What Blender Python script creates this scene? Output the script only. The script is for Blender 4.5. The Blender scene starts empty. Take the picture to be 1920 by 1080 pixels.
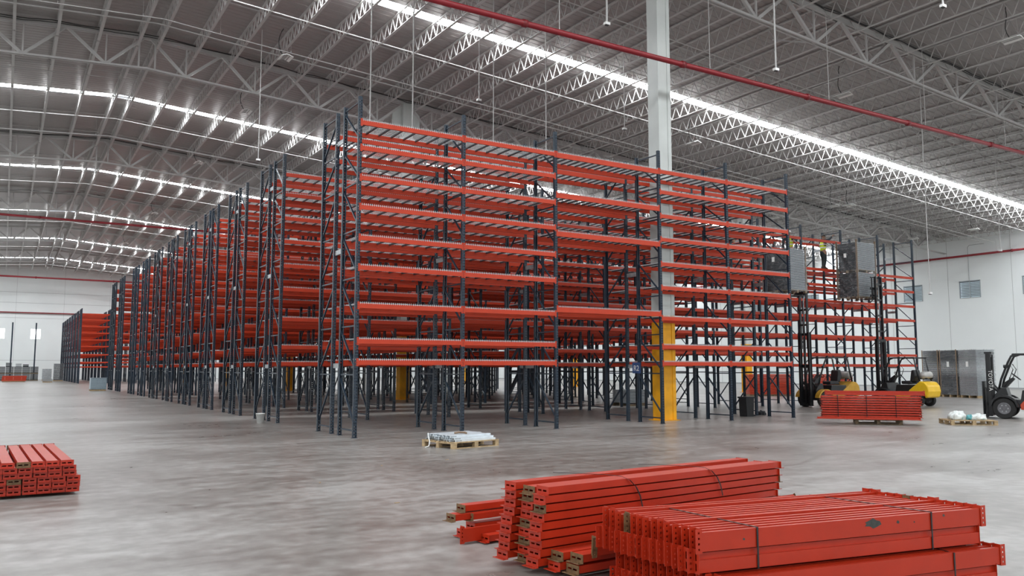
import bpy, bmesh, math, random
from mathutils import Vector, Matrix
random.seed(7)
C = bpy.context.scene
COL = C.collection
PI = math.pi

# ------------------------------------------------------------------ camera, world, exposure
cam = bpy.data.objects.new('camera', bpy.data.cameras.new('camera'))
COL.objects.link(cam)
cam.data.sensor_width = 36.0
cam.data.lens = 1541.0 / 1920.0 * 36.0
cam.data.clip_end = 600
PITCH = math.atan((691 - 540) / 1541.0)
HEAD = math.radians(58.35)
CAM = Vector((0, 0, 1.65))
cam.location = CAM
cam.rotation_euler = (PI / 2 + PITCH, 0, HEAD - PI / 2)
C.camera = cam
C.view_settings.view_transform = 'Standard'
C.view_settings.look = 'None'
C.view_settings.gamma = 1.0
C.view_settings.use_curve_mapping = False
C.view_settings.exposure = 0.60
C.cycles.max_bounces = 7
C.cycles.diffuse_bounces = 4
C.cycles.glossy_bounces = 3
C.cycles.use_denoising = True
w = bpy.data.worlds.new('sky'); C.world = w
w.use_nodes = True
w.node_tree.nodes['Background'].inputs[0].default_value = (0.80, 0.88, 1.0, 1)
w.node_tree.nodes['Background'].inputs[1].default_value = 2.0
SKYLIGHT = 36.0          # radiance of the translucent roof panels

FW = Vector((math.cos(HEAD) * math.cos(PITCH), math.sin(HEAD) * math.cos(PITCH), math.sin(PITCH)))
RT = Vector((math.sin(HEAD), -math.cos(HEAD), 0)); UPV = RT.cross(FW)
def proj(p):
    v = Vector(p) - CAM; d = v.dot(FW)
    if d < .3: return None
    return (960 + 1541 * v.dot(RT) / d, 540 - 1541 * v.dot(UPV) / d, d)
def in_view(p, m=10):
    q = proj(p)
    return q is not None and -m < q[0] < 1920 + m and -m < q[1] < 1080 + m

# ------------------------------------------------------------------ materials
def mat(name, col, rough=.5, metal=0.0, noise=0.0, nscale=8.0, bump=0.0, spec=.5, col2=None, thr=None, emit=0, coat=0):
    m = bpy.data.materials.new(name); m.use_nodes = True
    nt = m.node_tree; b = nt.nodes['Principled BSDF']
    b.inputs['Base Color'].default_value = (*col, 1)
    b.inputs['Roughness'].default_value = rough
    b.inputs['Metallic'].default_value = metal
    b.inputs['Specular IOR Level'].default_value = spec
    if coat: b.inputs['Coat Weight'].default_value = coat
    if emit:
        b.inputs['Emission Color'].default_value = (*col, 1); b.inputs['Emission Strength'].default_value = emit
        return m
    if noise or col2 or bump:
        tc = nt.nodes.new('ShaderNodeTexCoord')
        n = nt.nodes.new('ShaderNodeTexNoise'); n.inputs['Scale'].default_value = nscale; n.inputs['Detail'].default_value = 5
        nt.links.new(tc.outputs['Object'], n.inputs['Vector'])
        if noise or col2:
            r = nt.nodes.new('ShaderNodeValToRGB')
            c2 = col2 or tuple(c * (1 - noise) for c in col)
            lo, hi = thr or (.35, .65)
            r.color_ramp.elements[0].position = lo; r.color_ramp.elements[1].position = hi
            r.color_ramp.elements[0].color = (*c2, 1); r.color_ramp.elements[1].color = (*col, 1)
            nt.links.new(n.outputs['Fac'], r.inputs[0]); nt.links.new(r.outputs[0], b.inputs['Base Color'])
        if bump:
            bp = nt.nodes.new('ShaderNodeBump'); bp.inputs['Strength'].default_value = bump; bp.inputs['Distance'].default_value = .01
            nt.links.new(n.outputs['Fac'], bp.inputs['Height']); nt.links.new(bp.outputs[0], b.inputs['Normal'])
    return m

M = {}
M['navy'] = mat('navy_paint', (.009, .023, .042), .36, noise=.25, nscale=6)
M['orange'] = mat('orange_paint', (.50, .042, .012), .45, noise=.10, nscale=3, spec=.35)
M['orange_dusty'] = mat('orange_dusty_paint', (.44, .027, .007), .36, noise=.10, nscale=5, bump=.03, spec=.42)
M['olive'] = mat('tarnished_steel', (.20, .11, .045), .6, noise=.5, nscale=30)
M['chip'] = mat('bare_primer', (.045, .05, .045), .6, noise=.3, nscale=40)
M['bright_zinc'] = mat('bright_zinc_sheet', (.72, .78, .82), .35, .2, noise=.12, nscale=6)
M['channel'] = mat('shade_toned_channel_steel', (.07, .075, .085), .5, .4)  # galvanised channels; the shade under the decks is put into this dark colour
M['galv'] = mat('galvanised_steel', (.42, .44, .45), .38, .75, noise=.3, nscale=12)
M['wire'] = mat('zinc_wire', (.66, .67, .68), .4, .4)
M['white_steel'] = mat('white_painted_steel', (.50, .49, .48), .40, noise=.06, nscale=2)
M['column_white'] = mat('column_white_paint', (.56, .585, .565), .4, noise=.1, nscale=1.3)
M['yellow'] = mat('column_yellow_paint', (.95, .44, .006), .4, noise=.22, nscale=2.5)
M['red_pipe'] = mat('red_pipe_paint', (.25, .010, .018), .38, noise=.1, nscale=5)
M['pipe_joint'] = mat('red_coupling_paint', (.18, .008, .013), .4)
M['cable'] = mat('black_cable', (.02, .02, .02), .6)
M['black'] = mat('black_machine_paint', (.012, .013, .015), .38, noise=.3, nscale=10)
M['rubber'] = mat('tyre_rubber', (.018, .018, .018), .75, noise=.3, nscale=30, bump=.2)
M['rim'] = mat('wheel_rim', (.15, .15, .16), .45, .4)
M['vinyl'] = mat('seat_vinyl', (.015, .015, .017), .5)
M['fork_yellow'] = mat('golden_yellow_paint', (.58, .32, .03), .4, noise=.25, nscale=5)
M['fork_yellow2'] = mat('bright_yellow_paint', (.85, .52, .015), .35, noise=.1, nscale=5)
M['fork_red'] = mat('orange_red_paint', (.55, .07, .03), .35, noise=.1, nscale=5)
M['tank'] = mat('gas_tank_paint', (.45, .44, .42), .35, .2, noise=.15)
M['wood'] = mat('pallet_wood', (.50, .36, .20), .7, noise=.35, nscale=14, bump=.3)
M['wood_dark'] = mat('old_pallet_wood', (.28, .21, .13), .75, noise=.4, nscale=14, bump=.3)
M['cardboard'] = mat('cardboard', (.25, .17, .11), .8, noise=.2)
M['deckstack'] = mat('stacked_mesh_steel', (.035, .042, .050), .5, .3, noise=.15, nscale=2)
M['decklight'] = mat('stacked_mesh_edges', (.40, .43, .45), .4, .4, noise=.15, nscale=2)
M['white_plastic'] = mat('white_plastic', (.75, .76, .74), .4)
M['grey_plastic'] = mat('pale_blue_wrap', (.30, .38, .43), .3, noise=.15)
M['teal_bag'] = mat('teal_print_plastic', (.12, .42, .45), .35, noise=.3, nscale=12)
M['bag'] = mat('white_bag_plastic', (.72, .76, .74), .35, col2=(.3, .5, .48), nscale=9, thr=(.30, .42))
M['skin'] = mat('skin', (.30, .16, .10), .55)
M['hair'] = mat('dark_hair', (.015, .012, .01), .6)
M['vest'] = mat('hi_vis_vest', (.62, .78, .03), .6)
M['reflective'] = mat('reflective_tape', (.75, .76, .76), .3)
M['trousers'] = mat('dark_trousers', (.018, .028, .03), .8)
M['shirt'] = mat('dark_shirt', (.03, .035, .045), .8)
M['boot'] = mat('boot_leather', (.03, .025, .02), .6)
M['helmet'] = mat('white_helmet', (.8, .8, .8), .3)
M['label'] = mat('paper_label', (.82, .82, .80), .6)
M['blue_label'] = mat('blue_label', (.03, .07, .20), .5)
M['joint'] = mat('panel_joint_seal', (.42, .43, .43), .8)
M['skylight'] = mat('daylit_roof_panel', (.93, .97, 1.0), emit=SKYLIGHT)
M['window_glow'] = mat('daylit_window', (.95, .98, 1.0), emit=4.0)
M['louver'] = mat('louver_aluminium', (.40, .44, .46), .4, .5)
M['louver_gap'] = mat('daylight_behind_louver', (.70, .80, .85), emit=.25)
M['lamp_white'] = mat('lamp_white_enamel', (.82, .82, .80), .4)
M['lens'] = mat('lamp_diffuser', (.40, .41, .40), .3)
M['crown'] = mat('black_rag', (.015, .015, .018), .9)

def glassy(name, col, alpha, rough=.12):
    m = bpy.data.materials.new(name); m.use_nodes = True
    nt = m.node_tree; nt.nodes.remove(nt.nodes['Principled BSDF'])
    out = nt.nodes['Material Output']
    t = nt.nodes.new('ShaderNodeBsdfTransparent'); p = nt.nodes.new('ShaderNodeBsdfPrincipled')
    p.inputs['Base Color'].default_value = (*col, 1); p.inputs['Roughness'].default_value = rough
    mx = nt.nodes.new('ShaderNodeMixShader'); tc = nt.nodes.new('ShaderNodeTexCoord')
    n = nt.nodes.new('ShaderNodeTexNoise'); n.inputs['Scale'].default_value = 3.5; n.inputs['Detail'].default_value = 6; n.inputs['Distortion'].default_value = 2.5
    r = nt.nodes.new('ShaderNodeValToRGB')
    r.color_ramp.elements[0].position = .48; r.color_ramp.elements[1].position = .72
    r.color_ramp.elements[0].color = (alpha, alpha, alpha, 1); r.color_ramp.elements[1].color = (min(1, alpha + .26),) * 3 + (1,)
    b = nt.nodes.new('ShaderNodeBump'); b.inputs['Strength'].default_value = .8; b.inputs['Distance'].default_value = .03
    L = nt.links
    L.new(tc.outputs['Object'], n.inputs['Vector']); L.new(n.outputs['Fac'], r.inputs[0]); L.new(n.outputs['Fac'], b.inputs['Height'])
    L.new(b.outputs[0], p.inputs['Normal']); L.new(r.outputs[0], mx.inputs[0]); L.new(t.outputs[0], mx.inputs[1]); L.new(p.outputs[0], mx.inputs[2]); L.new(mx.outputs[0], out.inputs[0])
    return m
M['film'] = glassy('stretch_film', (.75, .78, .80), .06)

def floor_mat():
    m = bpy.data.materials.new('polished_concrete'); m.use_nodes = True
    nt = m.node_tree; N = nt.nodes; L = nt.links; b = N['Principled BSDF']
    tc = N.new('ShaderNodeTexCoord')
    def noise(scale, det, vs=(1, 1, 1), rot=0, dist=0):
        mp = N.new('ShaderNodeMapping'); mp.inputs['Scale'].default_value = vs; mp.inputs['Rotation'].default_value = (0, 0, rot)
        n = N.new('ShaderNodeTexNoise'); n.inputs['Scale'].default_value = scale; n.inputs['Detail'].default_value = det; n.inputs['Distortion'].default_value = dist
        L.new(tc.outputs['Object'], mp.inputs[0]); L.new(mp.outputs[0], n.inputs['Vector']); return n
    a = noise(.30, 8, (1, 1, 1), 0, .6); c = noise(1.7, 9, (.30, 1.2, 1), math.radians(32), .8); e = noise(5, 12, (1, 1, 1), 0, 0)
    def mth(op, x, y):
        k = N.new('ShaderNodeMath'); k.operation = op
        for i, v in enumerate((x, y)):
            if isinstance(v, (int, float)): k.inputs[i].default_value = v
            else: L.new(v, k.inputs[i])
        return k.outputs[0]
    s = mth('ADD', mth('MULTIPLY', a.outputs['Fac'], .36), mth('ADD', mth('MULTIPLY', c.outputs['Fac'], .30), mth('MULTIPLY', e.outputs['Fac'], .34)))
    r = N.new('ShaderNodeValToRGB'); cr = r.color_ramp
    cr.elements[0].position = .40; cr.elements[0].color = (.150, .134, .120, 1)
    cr.elements[1].position = .60; cr.elements[1].color = (.345, .335, .320, 1)
    k = cr.elements.new(.5); k.color = (.235, .221, .205, 1)
    L.new(s, r.inputs[0])
    # sawn joints of the slab
    sp = N.new('ShaderNodeSeparateXYZ'); L.new(tc.outputs['Object'], sp.inputs[0])
    def joint(out, off, per, wd):
        v = mth('ADD', out, off); v = mth('PINGPONG', v, per / 2); return mth('LESS_THAN', v, wd)
    j = mth('MAXIMUM', joint(sp.outputs[1], 24.6 + 500 * 0 + 2.4, 13.6, .014), joint(sp.outputs[0], 4.2, 13.1, .012))
    mx = N.new('ShaderNodeMixRGB'); mx.inputs[2].default_value = (.33, .31, .28, 1)
    L.new(mth('MULTIPLY', j, .65), mx.inputs[0]); L.new(r.outputs[0], mx.inputs[1]); L.new(mx.outputs[0], b.inputs['Base Color'])
    rr = N.new('ShaderNodeMapRange'); rr.inputs[1].default_value = .35; rr.inputs[2].default_value = .68; rr.inputs[3].default_value = .27; rr.inputs[4].default_value = .35
    L.new(s, rr.inputs[0]); L.new(rr.outputs[0], b.inputs['Roughness'])
    bp = N.new('ShaderNodeBump'); bp.inputs['Strength'].default_value = .06; bp.inputs['Distance'].default_value = .01
    L.new(c.outputs['Fac'], bp.inputs['Height']); L.new(bp.outputs[0], b.inputs['Normal'])
    b.inputs['Specular IOR Level'].default_value = .5
    return m
M['floor'] = floor_mat()
M['deck'] = mat('corrugated_roof_deck', (.35, .325, .315), .36, .30, noise=.06, nscale=.3)
M['wall'] = mat('white_wall_panel', (.85, .885, .88), .55, noise=.05, nscale=.25)
M['wall_up'] = mat('grey_siding', (.70, .73, .73), .5, noise=.05, nscale=.3)

# ------------------------------------------------------------------ mesh helpers
class MB:
    def __init__(s): s.v = []; s.f = []
    def add(s, vs, fs):
        n = len(s.v); s.v += [tuple(p) for p in vs]; s.f += [tuple(i + n for i in f) for f in fs]; return s
    def box(s, x0, x1, y0, y1, z0, z1):
        return s.add([(x0,y0,z0),(x1,y0,z0),(x1,y1,z0),(x0,y1,z0),(x0,y0,z1),(x1,y0,z1),(x1,y1,z1),(x0,y1,z1)],
                     [(0,3,2,1),(4,5,6,7),(0,1,5,4),(1,2,6,5),(2,3,7,6),(3,0,4,7)])
    def bar(s, p, q, w, h=None, up=(0,0,1), ends=True):
        h = h or w; p = Vector(p); q = Vector(q); d = (q - p).normalized(); u = Vector(up)
        if abs(d.dot(u)) > .98: u = Vector((1,0,0))
        a = d.cross(u).normalized() * (w/2); b = a.cross(d).normalized() * (h/2)
        vs = [p-a-b, p+a-b, p+a+b, p-a+b, q-a-b, q+a-b, q+a+b, q-a+b]
        fs = [(0,1,5,4),(1,2,6,5),(2,3,7,6),(3,0,4,7)]
        if ends: fs += [(3,2,1,0),(4,5,6,7)]
        return s.add(vs, fs)
    def tube(s, pts, r, n=10, caps=True, radii=None):
        pts = [Vector(p) for p in pts]; rings = []
        for i, p in enumerate(pts):
            d = (pts[min(i+1, len(pts)-1)] - pts[max(i-1, 0)]).normalized()
            u = Vector((0,0,1)) if abs(d.z) < .9 else Vector((1,0,0))
            a = d.cross(u).normalized(); b = a.cross(d).normalized(); rr = radii[i] if radii else r
            rings.append([p + (a*math.cos(t*2*PI/n) + b*math.sin(t*2*PI/n))*rr for t in range(n)])
        vs = [q for r_ in rings for q in r_]; fs = []
        for i in range(len(rings)-1):
            for t in range(n): fs.append((i*n+t, i*n+(t+1)%n, (i+1)*n+(t+1)%n, (i+1)*n+t))
        if caps: fs += [tuple(range(n))[::-1], tuple((len(rings)-1)*n+t for t in range(n))]
        return s.add(vs, fs)
    def prism(s, poly, axis, a, b):
        """extrude a 2-D polygon; axis 0: poly=(y,z), 1: (x,z), 2: (x,y)"""
        n = len(poly)
        def P(u, v, t): return (t,u,v) if axis == 0 else ((u,t,v) if axis == 1 else (u,v,t))
        vs = [P(u,v,a) for u,v in poly] + [P(u,v,b) for u,v in poly]
        fs = [tuple(range(n))[::-1], tuple(range(n, 2*n))] + [(i,(i+1)%n,n+(i+1)%n,n+i) for i in range(n)]
        return s.add(vs, fs)
    def lathe(s, prof, c=(0,0,0), n=16, axis='z'):
        vs = []; fs = []
        for r, h in prof:
            for t in range(n):
                x, y = r*math.cos(t*2*PI/n), r*math.sin(t*2*PI/n)
                v = (x,y,h) if axis == 'z' else ((x,h,y) if axis == 'y' else (h,x,y))
                vs.append((v[0]+c[0], v[1]+c[1], v[2]+c[2]))
        for i in range(len(prof)-1):
            for t in range(n): fs.append((i*n+t, i*n+(t+1)%n, (i+1)*n+(t+1)%n, (i+1)*n+t))
        fs += [tuple(range(n))[::-1], tuple((len(prof)-1)*n+t for t in range(n))]
        return s.add(vs, fs)
    def holed(s, o, U, V, us, vs_, holes, th=None):
        """plate spanned by U,V from o, cut at us/vs_; cells in holes are open"""
        o = Vector(o); U = Vector(U); V = Vector(V); n = len(vs_)
        pts = [o + U*a + V*b for a in us for b in vs_]
        fs = [(i*n+j,(i+1)*n+j,(i+1)*n+j+1,i*n+j+1) for i in range(len(us)-1) for j in range(n-1) if (i,j) not in holes]
        s.add(pts, fs)
        if th:
            t = U.cross(V).normalized()*th
            s.add([p+t for p in pts], [f[::-1] for f in fs])
            # rim
            m = len(us)-1; k = n-1
            rim = [o, o+U*us[-1]+V*vs_[0]-0*U, o+U*us[-1]+V*vs_[-1], o+U*us[0]+V*vs_[-1]]
            rim[0] = o+U*us[0]+V*vs_[0]
            s.add(rim+[p+t for p in rim], [(0,1,5,4),(1,2,6,5),(2,3,7,6),(3,0,4,7)])
        return s
    def mesh(s, name, m, smooth=False):
        me = bpy.data.meshes.new(name); me.from_pydata(s.v, [], s.f); me.update()
        me.materials.append(M[m] if isinstance(m, str) else m)
        if smooth:
            for p in me.polygons: p.use_smooth = True
        return me
    def build(s, name, m, parent=None, smooth=False, loc=None):
        return inst(name, s.mesh(name, m, smooth), parent, loc)
def inst(name, me, parent=None, loc=None, rot=None, mtx=None):
    o = bpy.data.objects.new(name, me); COL.objects.link(o)
    if parent is not None: o.parent = parent
    if mtx is not None: o.matrix_local = mtx
    if loc is not None: o.location = loc
    if rot is not None: o.rotation_euler = rot
    return o
def thing(name, label, cat, loc=(0,0,0), rotz=0, group=None):
    o = bpy.data.objects.new(name, None); COL.objects.link(o); o.location = loc; o.rotation_euler = (0,0,rotz)
    o.empty_display_size = .2
    return tag(o, label, cat, group)
def tag(o, label, cat, group=None):
    o['label'] = label; o['category'] = cat
    if group: o['group'] = group
    return o
def structure(o): o['kind'] = 'structure'; return o
def bevel(o, wd=.01, seg=2):
    b = o.modifiers.new('bevel', 'BEVEL'); b.width = wd; b.segments = seg; b.limit_method = 'ANGLE'; return o
def rod(a, b, r, n=8): return MB().tube([a, b], r, n)
def ordinal(n): return ['first','second','third','fourth','fifth','sixth','seventh','eighth','ninth','tenth','eleventh','twelfth','thirteenth','fourteenth','fifteenth','sixteenth','seventeenth','eighteenth','nineteenth','twentieth'][n] if n < 20 else '%dth' % (n+1)

# ------------------------------------------------------------------ the hall
XL, XR, YF, YB, RX = -59.6, 69.6, -42.0, 145.0, 5.0
ZR, SL = 17.37, .068
def roof(x): return ZR - SL*abs(x-RX)
def tr_top(x): return 17.12 - SL*abs(x-RX)
def tr_bot(x): return 15.60 - .062*abs(x-RX)
TY = [20.17 + 20.5*k for k in range(7)]
SKY = [30.9 + 20.5*k for k in range(-3, 6)]
SW = .31

fl = MB().box(XL-.3, XR+.3, YF-.3, YB+.3, -.3, 0).build('floor', 'floor'); structure(fl)

def deck_strip(y0, y1):
    """trapezoid ribbed roof sheet, ribs along X, between y0 and y1"""
    mb = MB(); prof = []
    n = max(1, int((y1-y0)/.34)); p = (y1-y0)/n
    for i in range(n):
        a = y0+i*p
        prof += [(a,0),(a+.84*p,0),(a+.88*p,.018),(a+.96*p,.018)]
    prof.append((y1,0)); m = len(prof)
    for x in (XL, RX, XR): mb.v += [(x, y, roof(x)+h) for y, h in prof]
    for j in (0, 1):
        for i in range(m-1): mb.f.append((j*m+i, (j+1)*m+i, (j+1)*m+i+1, j*m+i+1))
    return mb
ce = MB(); ys = [YF-.3] + [v for s in SKY for v in (s-SW, s+SW)] + [YB+.3]
for i in range(0, len(ys), 2):
    d = deck_strip(ys[i], ys[i+1]); ce.add(d.v, d.f)
ce = ce.build('ceiling', 'deck'); structure(ce)

wn = 1
for s in SKY:
    mb = MB()
    for x0, x1 in ((XL, RX-.40), (RX+.40, XR)):
        mb.add([(x0,s-SW,roof(x0)+.02),(x1,s-SW,roof(x1)+.02),(x1,s+SW,roof(x1)+.02),(x0,s+SW,roof(x0)+.02)], [(0,1,2,3)])
    o = mb.build('window_%d' % wn, 'skylight'); structure(o); o['label'] = 'translucent roof light strip'; wn += 1

def wall(name, ax, pos, a0, a1, out, openings=(), z1=None, seams=12.0, zs=(), mt='wall'):
    """panelled wall; ax 'x' = plane X=pos running along Y, 'y' = plane Y=pos running along X"""
    mb = MB(); js = MB()
    cuts_a = sorted({a0, a1, RX if ax == 'y' else a0} | {v for o in openings for v in o[:2]})
    for i in range(len(cuts_a)-1):
        u, v = cuts_a[i], cuts_a[i+1]
        ops = sorted([(o[2], o[3]) for o in openings if o[0] <= u and o[1] >= v])
        zt = (roof(pos)+.1, roof(pos)+.1) if ax == 'x' else (roof(u)+.1, roof(v)+.1)
        segs = []; z = 0
        for lo, hi in ops: segs.append((z, lo, z, lo)); z = hi
        segs.append((z, zt[0], z, zt[1]))
        for za, zb, zc, zd in segs:
            lo, hi = min(pos, pos+out), max(pos, pos+out)
            if ax == 'x': vs = [(p, q, r) for p in (lo, hi) for q, r in ((u,za),(v,zc),(v,zd),(u,zb))]
            else: vs = [(q, p, r) for p in (lo, hi) for q, r in ((u,za),(v,zc),(v,zd),(u,zb))]
            mb.add(vs, [(0,1,2,3),(7,6,5,4),(0,4,5,1),(1,5,6,2),(2,6,7,3),(3,7,4,0)])
    w_ = mb.build(name, mt); structure(w_)
    e = -math.copysign(.012, out); a = a0 + seams/2
    def inner(p, q, z): return all(not (o[0] < p < o[1] and o[2] < z < o[3]) for o in openings)
    while a < a1:
        zt = roof(pos if ax == 'x' else a)
        if ax == 'x': js.box(min(pos,pos+e), max(pos,pos+e), a-.012, a+.012, .0, zt)
        else: js.box(a-.012, a+.012, min(pos,pos+e), max(pos,pos+e), .0, zt)
        a += seams
    for z in zs:
        if ax == 'x': js.box(min(pos,pos+e), max(pos,pos+e), a0, a1, z-.01, z+.01)
        else: js.box(a0, a1, min(pos,pos+e), max(pos,pos+e), z-.02, z+.02)
    if js.v: structure(js.build('panel_joint', 'joint', w_))
    return w_
far_win = [(-11.5,-10.2,6.15,7.62), (-5.0,-3.7,6.15,7.62), (-1.55,-.07,6.15,7.62), (3.32,4.62,6.15,7.62), (30,31.3,6.15,7.62), (47,48.3,6.15,7.62), (52,53.3,6.15,7.62)]
vents = [(37.85,39.65,7.62,9.10), (43.0,44.8,7.62,9.10), (32.6,34.5,7.62,9.10), (54.0,55.8,7.62,9.10), (61,62.8,7.62,9.10)]
wall('wall_right', 'x', XR, YF-.3, YB+.3, .3, vents, seams=5.35)
wall('wall_left', 'x', XL, YF-.3, YB+.3, -.3)
wall('wall_back', 'y', YB, XL, XR, .3, far_win, seams=6.4, zs=(2.9, 9.3, 11.6, 13.2))
docks = [(x, x+5.5, 0.0, 5.5) for x in (-44, -32, -20, -8, 4, 16, 28, 40, 52)]
wall('wall_front', 'y', YF, XL, XR, -.3, docks)
for (a, b, z0, z1) in far_win:
    o = MB().box(a, b, YB+.12, YB+.15, z0, z1).build('window_%d' % wn, 'window_glow'); structure(o); wn += 1
for n_, (a, b, z0, z1) in enumerate(docks):
    o = MB().box(a, b, YF-.28, YF-.25, z0, z1).build('door_%d' % (n_+1), mat('daylit_dock_opening', (.95,.98,1), emit=2.4) if n_ == 0 else bpy.data.materials['daylit_dock_opening']); structure(o)
sk = MB().box(XR-.03, XR, YF, YB, 0, .12).build('baseboard_right', 'joint'); structure(sk)
pl = ['nearest the right picture edge', 'middle, above the stacked mesh pallets', 'just past the right end of the tall rack', 'far left', 'farthest']
vl = {32.6:'wall louvre vent cut by the right edge of the picture', 37.85:'square wall louvre vent under the cable drop, right of the racks', 43.0:'square wall louvre vent half hidden behind the end rack post',
      54.0:'wall louvre vent seen through the right hand rack', 61:'farthest wall louvre vent, behind the rack bays'}
for (a, b, z0, z1) in vents:
    t = thing('wall_vent', vl[a], 'vent', (XR, (a+b)/2, z0), 0, 'louvre vents along the right wall')
    h = (b-a)/2; H_ = z1-z0
    f = MB().box(-.04,.06,-h,-h+.06,0,H_).box(-.04,.06,h-.06,h,0,H_).box(-.04,.06,-h,h,0,.06).box(-.04,.06,-h,h,H_-.06,H_).box(-.04,.06,-.03,.03,0,H_)
    f.build('vent_frame', 'louver', t)
    MB().box(.2,.22,-h+.05,h-.05,.05,H_-.05).build('backing', 'louver_gap', t)
    for s in (0, 1):
        m_ = MB(); y0, y1 = (-h+.06, -.03) if s == 0 else (.03, h-.06)
        for i in range(10):
            z = .1 + i*(H_-.2)/9.5
            m_.add([(-.03,y0,z),(-.03,y1,z),(.08,y1,z+.10),(.08,y0,z+.10),(-.03,y0,z+.012),(-.03,y1,z+.012),(.08,y1,z+.112),(.08,y0,z+.112)],
                   [(3,2,1,0),(4,5,6,7),(0,1,5,4),(1,2,6,5),(2,3,7,6),(3,0,4,7)])
        m_.build('louver_blades', 'louver', t)

# ------------------------------------------------------------------ roof steel
def truss(k, Y):
    t = thing('roof_truss', 'white roof girder crossing the hall, %s one from the camera' % ordinal(k), 'roof truss', (RX, Y, 0), 0, 'main roof girders')
    x0, x1 = -12.0, XR-.1
    for nm, fn, wd, ht in (('top_chord', tr_top, .20, .20), ('bottom_chord', tr_bot, .16, .08)):
        mb = MB()
        for a, b in ((x0, RX), (RX, x1)):
            for s in (-.08, .08):     # paired angles
                mb.bar((a-RX, s, fn(a)), (b-RX, s, fn(b)), wd*.42, ht)
        mb.build(nm, 'white_steel', t)
    P = 1.63
    def member(nm, xa, za, xb, zb, w_): MB().bar((xa-RX,0,za),(xb-RX,0,zb), w_, w_).build(nm, 'white_steel', t)
    for sg in (1, -1):
        n = 0; x = RX + sg*.35
        member('vertical', x, tr_bot(x), x, tr_top(x), .07)
        xt = RX + sg*.10
        while (xt < x1-3.4 if sg > 0 else xt > x0+3.4):
            xb = xt + sg*P; xn = xt + sg*2*P
            member('diagonal', xt, tr_top(xt), xb, tr_bot(xb), .12)
            member('diagonal', xb, tr_bot(xb), xn, tr_top(xn), .12)
            member('vertical', xb, tr_bot(xb), xb, tr_top(xb), .065)
            if k < 2 and n % 4 == 2: MB().bar((xb-RX, 0, tr_bot(xb)), (xb-RX+sg*.1, 2.1, roof(xb)-.75), .05).build('knee_brace', 'white_steel', t)
            xt = xn; n += 1
    if k < 4:   # services clipped along the top chord
        tr = thing('cable_bundle', 'dark cables lying along the top of the %s roof girder' % ordinal(k), 'cable', (0, Y-.24, 0), 0, 'cables on the roof girders')
        mb = MB(); pts = []; x = -3.0
        while x < 62:
            pts.append((x, random.uniform(-.04,.04), tr_top(x)+.10+random.uniform(-.05,.04))); x += random.uniform(.5,1.4)
        mb.tube(pts, .022, 5)
        pts = [(p[0]+.3, p[1]+.05, p[2]+random.uniform(-.09,.02)) for p in pts[::1]]
        mb.tube(pts, .016, 5); mb.build('cable', 'cable', tr)
for k, Y in enumerate(TY[:-1]): truss(k, Y)

JD = .72
def joist_parts(Ln, pitch=.62):
    top = MB().bar((0,0,-.03),(0,Ln,-.03),.10,.05); bot = MB().bar((0,0,-JD),(0,Ln,-JD),.12,.022)
    wb = MB(); n = int(round(Ln/pitch)); p = Ln/n
    for i in range(n):
        wb.bar((0,i*p,-.04),(0,(i+.5)*p,-JD+.01),.028, .028, up=(1,0,0), ends=False); wb.bar((0,(i+.5)*p,-JD+.01),(0,(i+1)*p,-.04),.028,.028, up=(1,0,0), ends=False)
    return top, bot, wb
JL = 20.34
jt, jb, jw = joist_parts(JL)
me_jt, me_jb, me_jw = jt.mesh('joist_top_chord','white_steel'), jb.mesh('joist_bottom_chord','white_steel'), jw.mesh('joist_web','white_steel')
full = MB(); 
for q in (jt, jb, jw): full.add(q.v, q.f)
me_j = full.mesh('joist', 'white_steel')
jx = sorted([RX+s*(.42+1.64*i) for s in (1,-1) for i in range(0, 40) if -4 < RX+s*(.42+1.64*i) < XR-.5])
spans = []
for k in range(-1, 6):
    y0 = TY[0] + 20.5*k + .08
    for j, x in enumerate(jx):
        c = [in_view((x, y0+f*JL, roof(x)-.4)) for f in (0,.1,.2,.35,.5,.65,.8,.9,1)]
        if any(c): spans.append((k, j, x, y0, 0))
        elif any(in_view((x, y0+f*JL, roof(x)-.4), 420) for f in (0,.25,.5,.75,1)): spans.append((k, j, x, y0, 1))
spans.sort(key=lambda s: (s[4], (Vector((s[2], s[3]+JL*.9, 15))-CAM).length))
spans = spans[:max(300, sum(1 for s in spans if not s[4]))]
rest = MB()
bayname = {-1:'nearest bay overhead', 0:'bay past the first girder', 1:'bay past the second girder', 2:'bay past the third girder', 3:'bay past the fourth girder', 4:'bay past the fifth girder', 5:'last bay'}
cnt = {}
for n_, (k, j, x, y0, hid) in enumerate(spans):
    if n_ >= 300:
        for v_, f_ in ((full.v, full.f),): rest.add([(a+x, b+y0, c+roof(x)) for a, b, c in v_], f_)
        continue
    cnt[k] = cnt.get(k, 0)
    rk = j - jx.index(min(jx, key=lambda q: abs(q-RX-.42)))
    pos = ('%s right of the ridge' % ordinal(rk)) if rk >= 0 else ('%s left of the ridge' % ordinal(-rk-1))
    lb = 'white zigzag roof joist, %s, %s' % (pos, bayname[k])
    if k <= 1:
        t = thing('roof_joist', lb, 'roof joist', (x, y0, roof(x)), 0, 'open web roof joists')
        inst('top_chord', me_jt, t); inst('bottom_chord', me_jb, t); inst('web', me_jw, t)
    else:
        tag(inst('roof_joist', me_j, None, (x, y0, roof(x))), lb, 'roof joist', 'open web roof joists')
if rest.v:
    o = rest.build('roof_joist', 'white_steel'); tag(o, 'mass of small distant roof joists at the far end', 'roof joist', 'open web roof joists'); o['kind'] = 'stuff'

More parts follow.
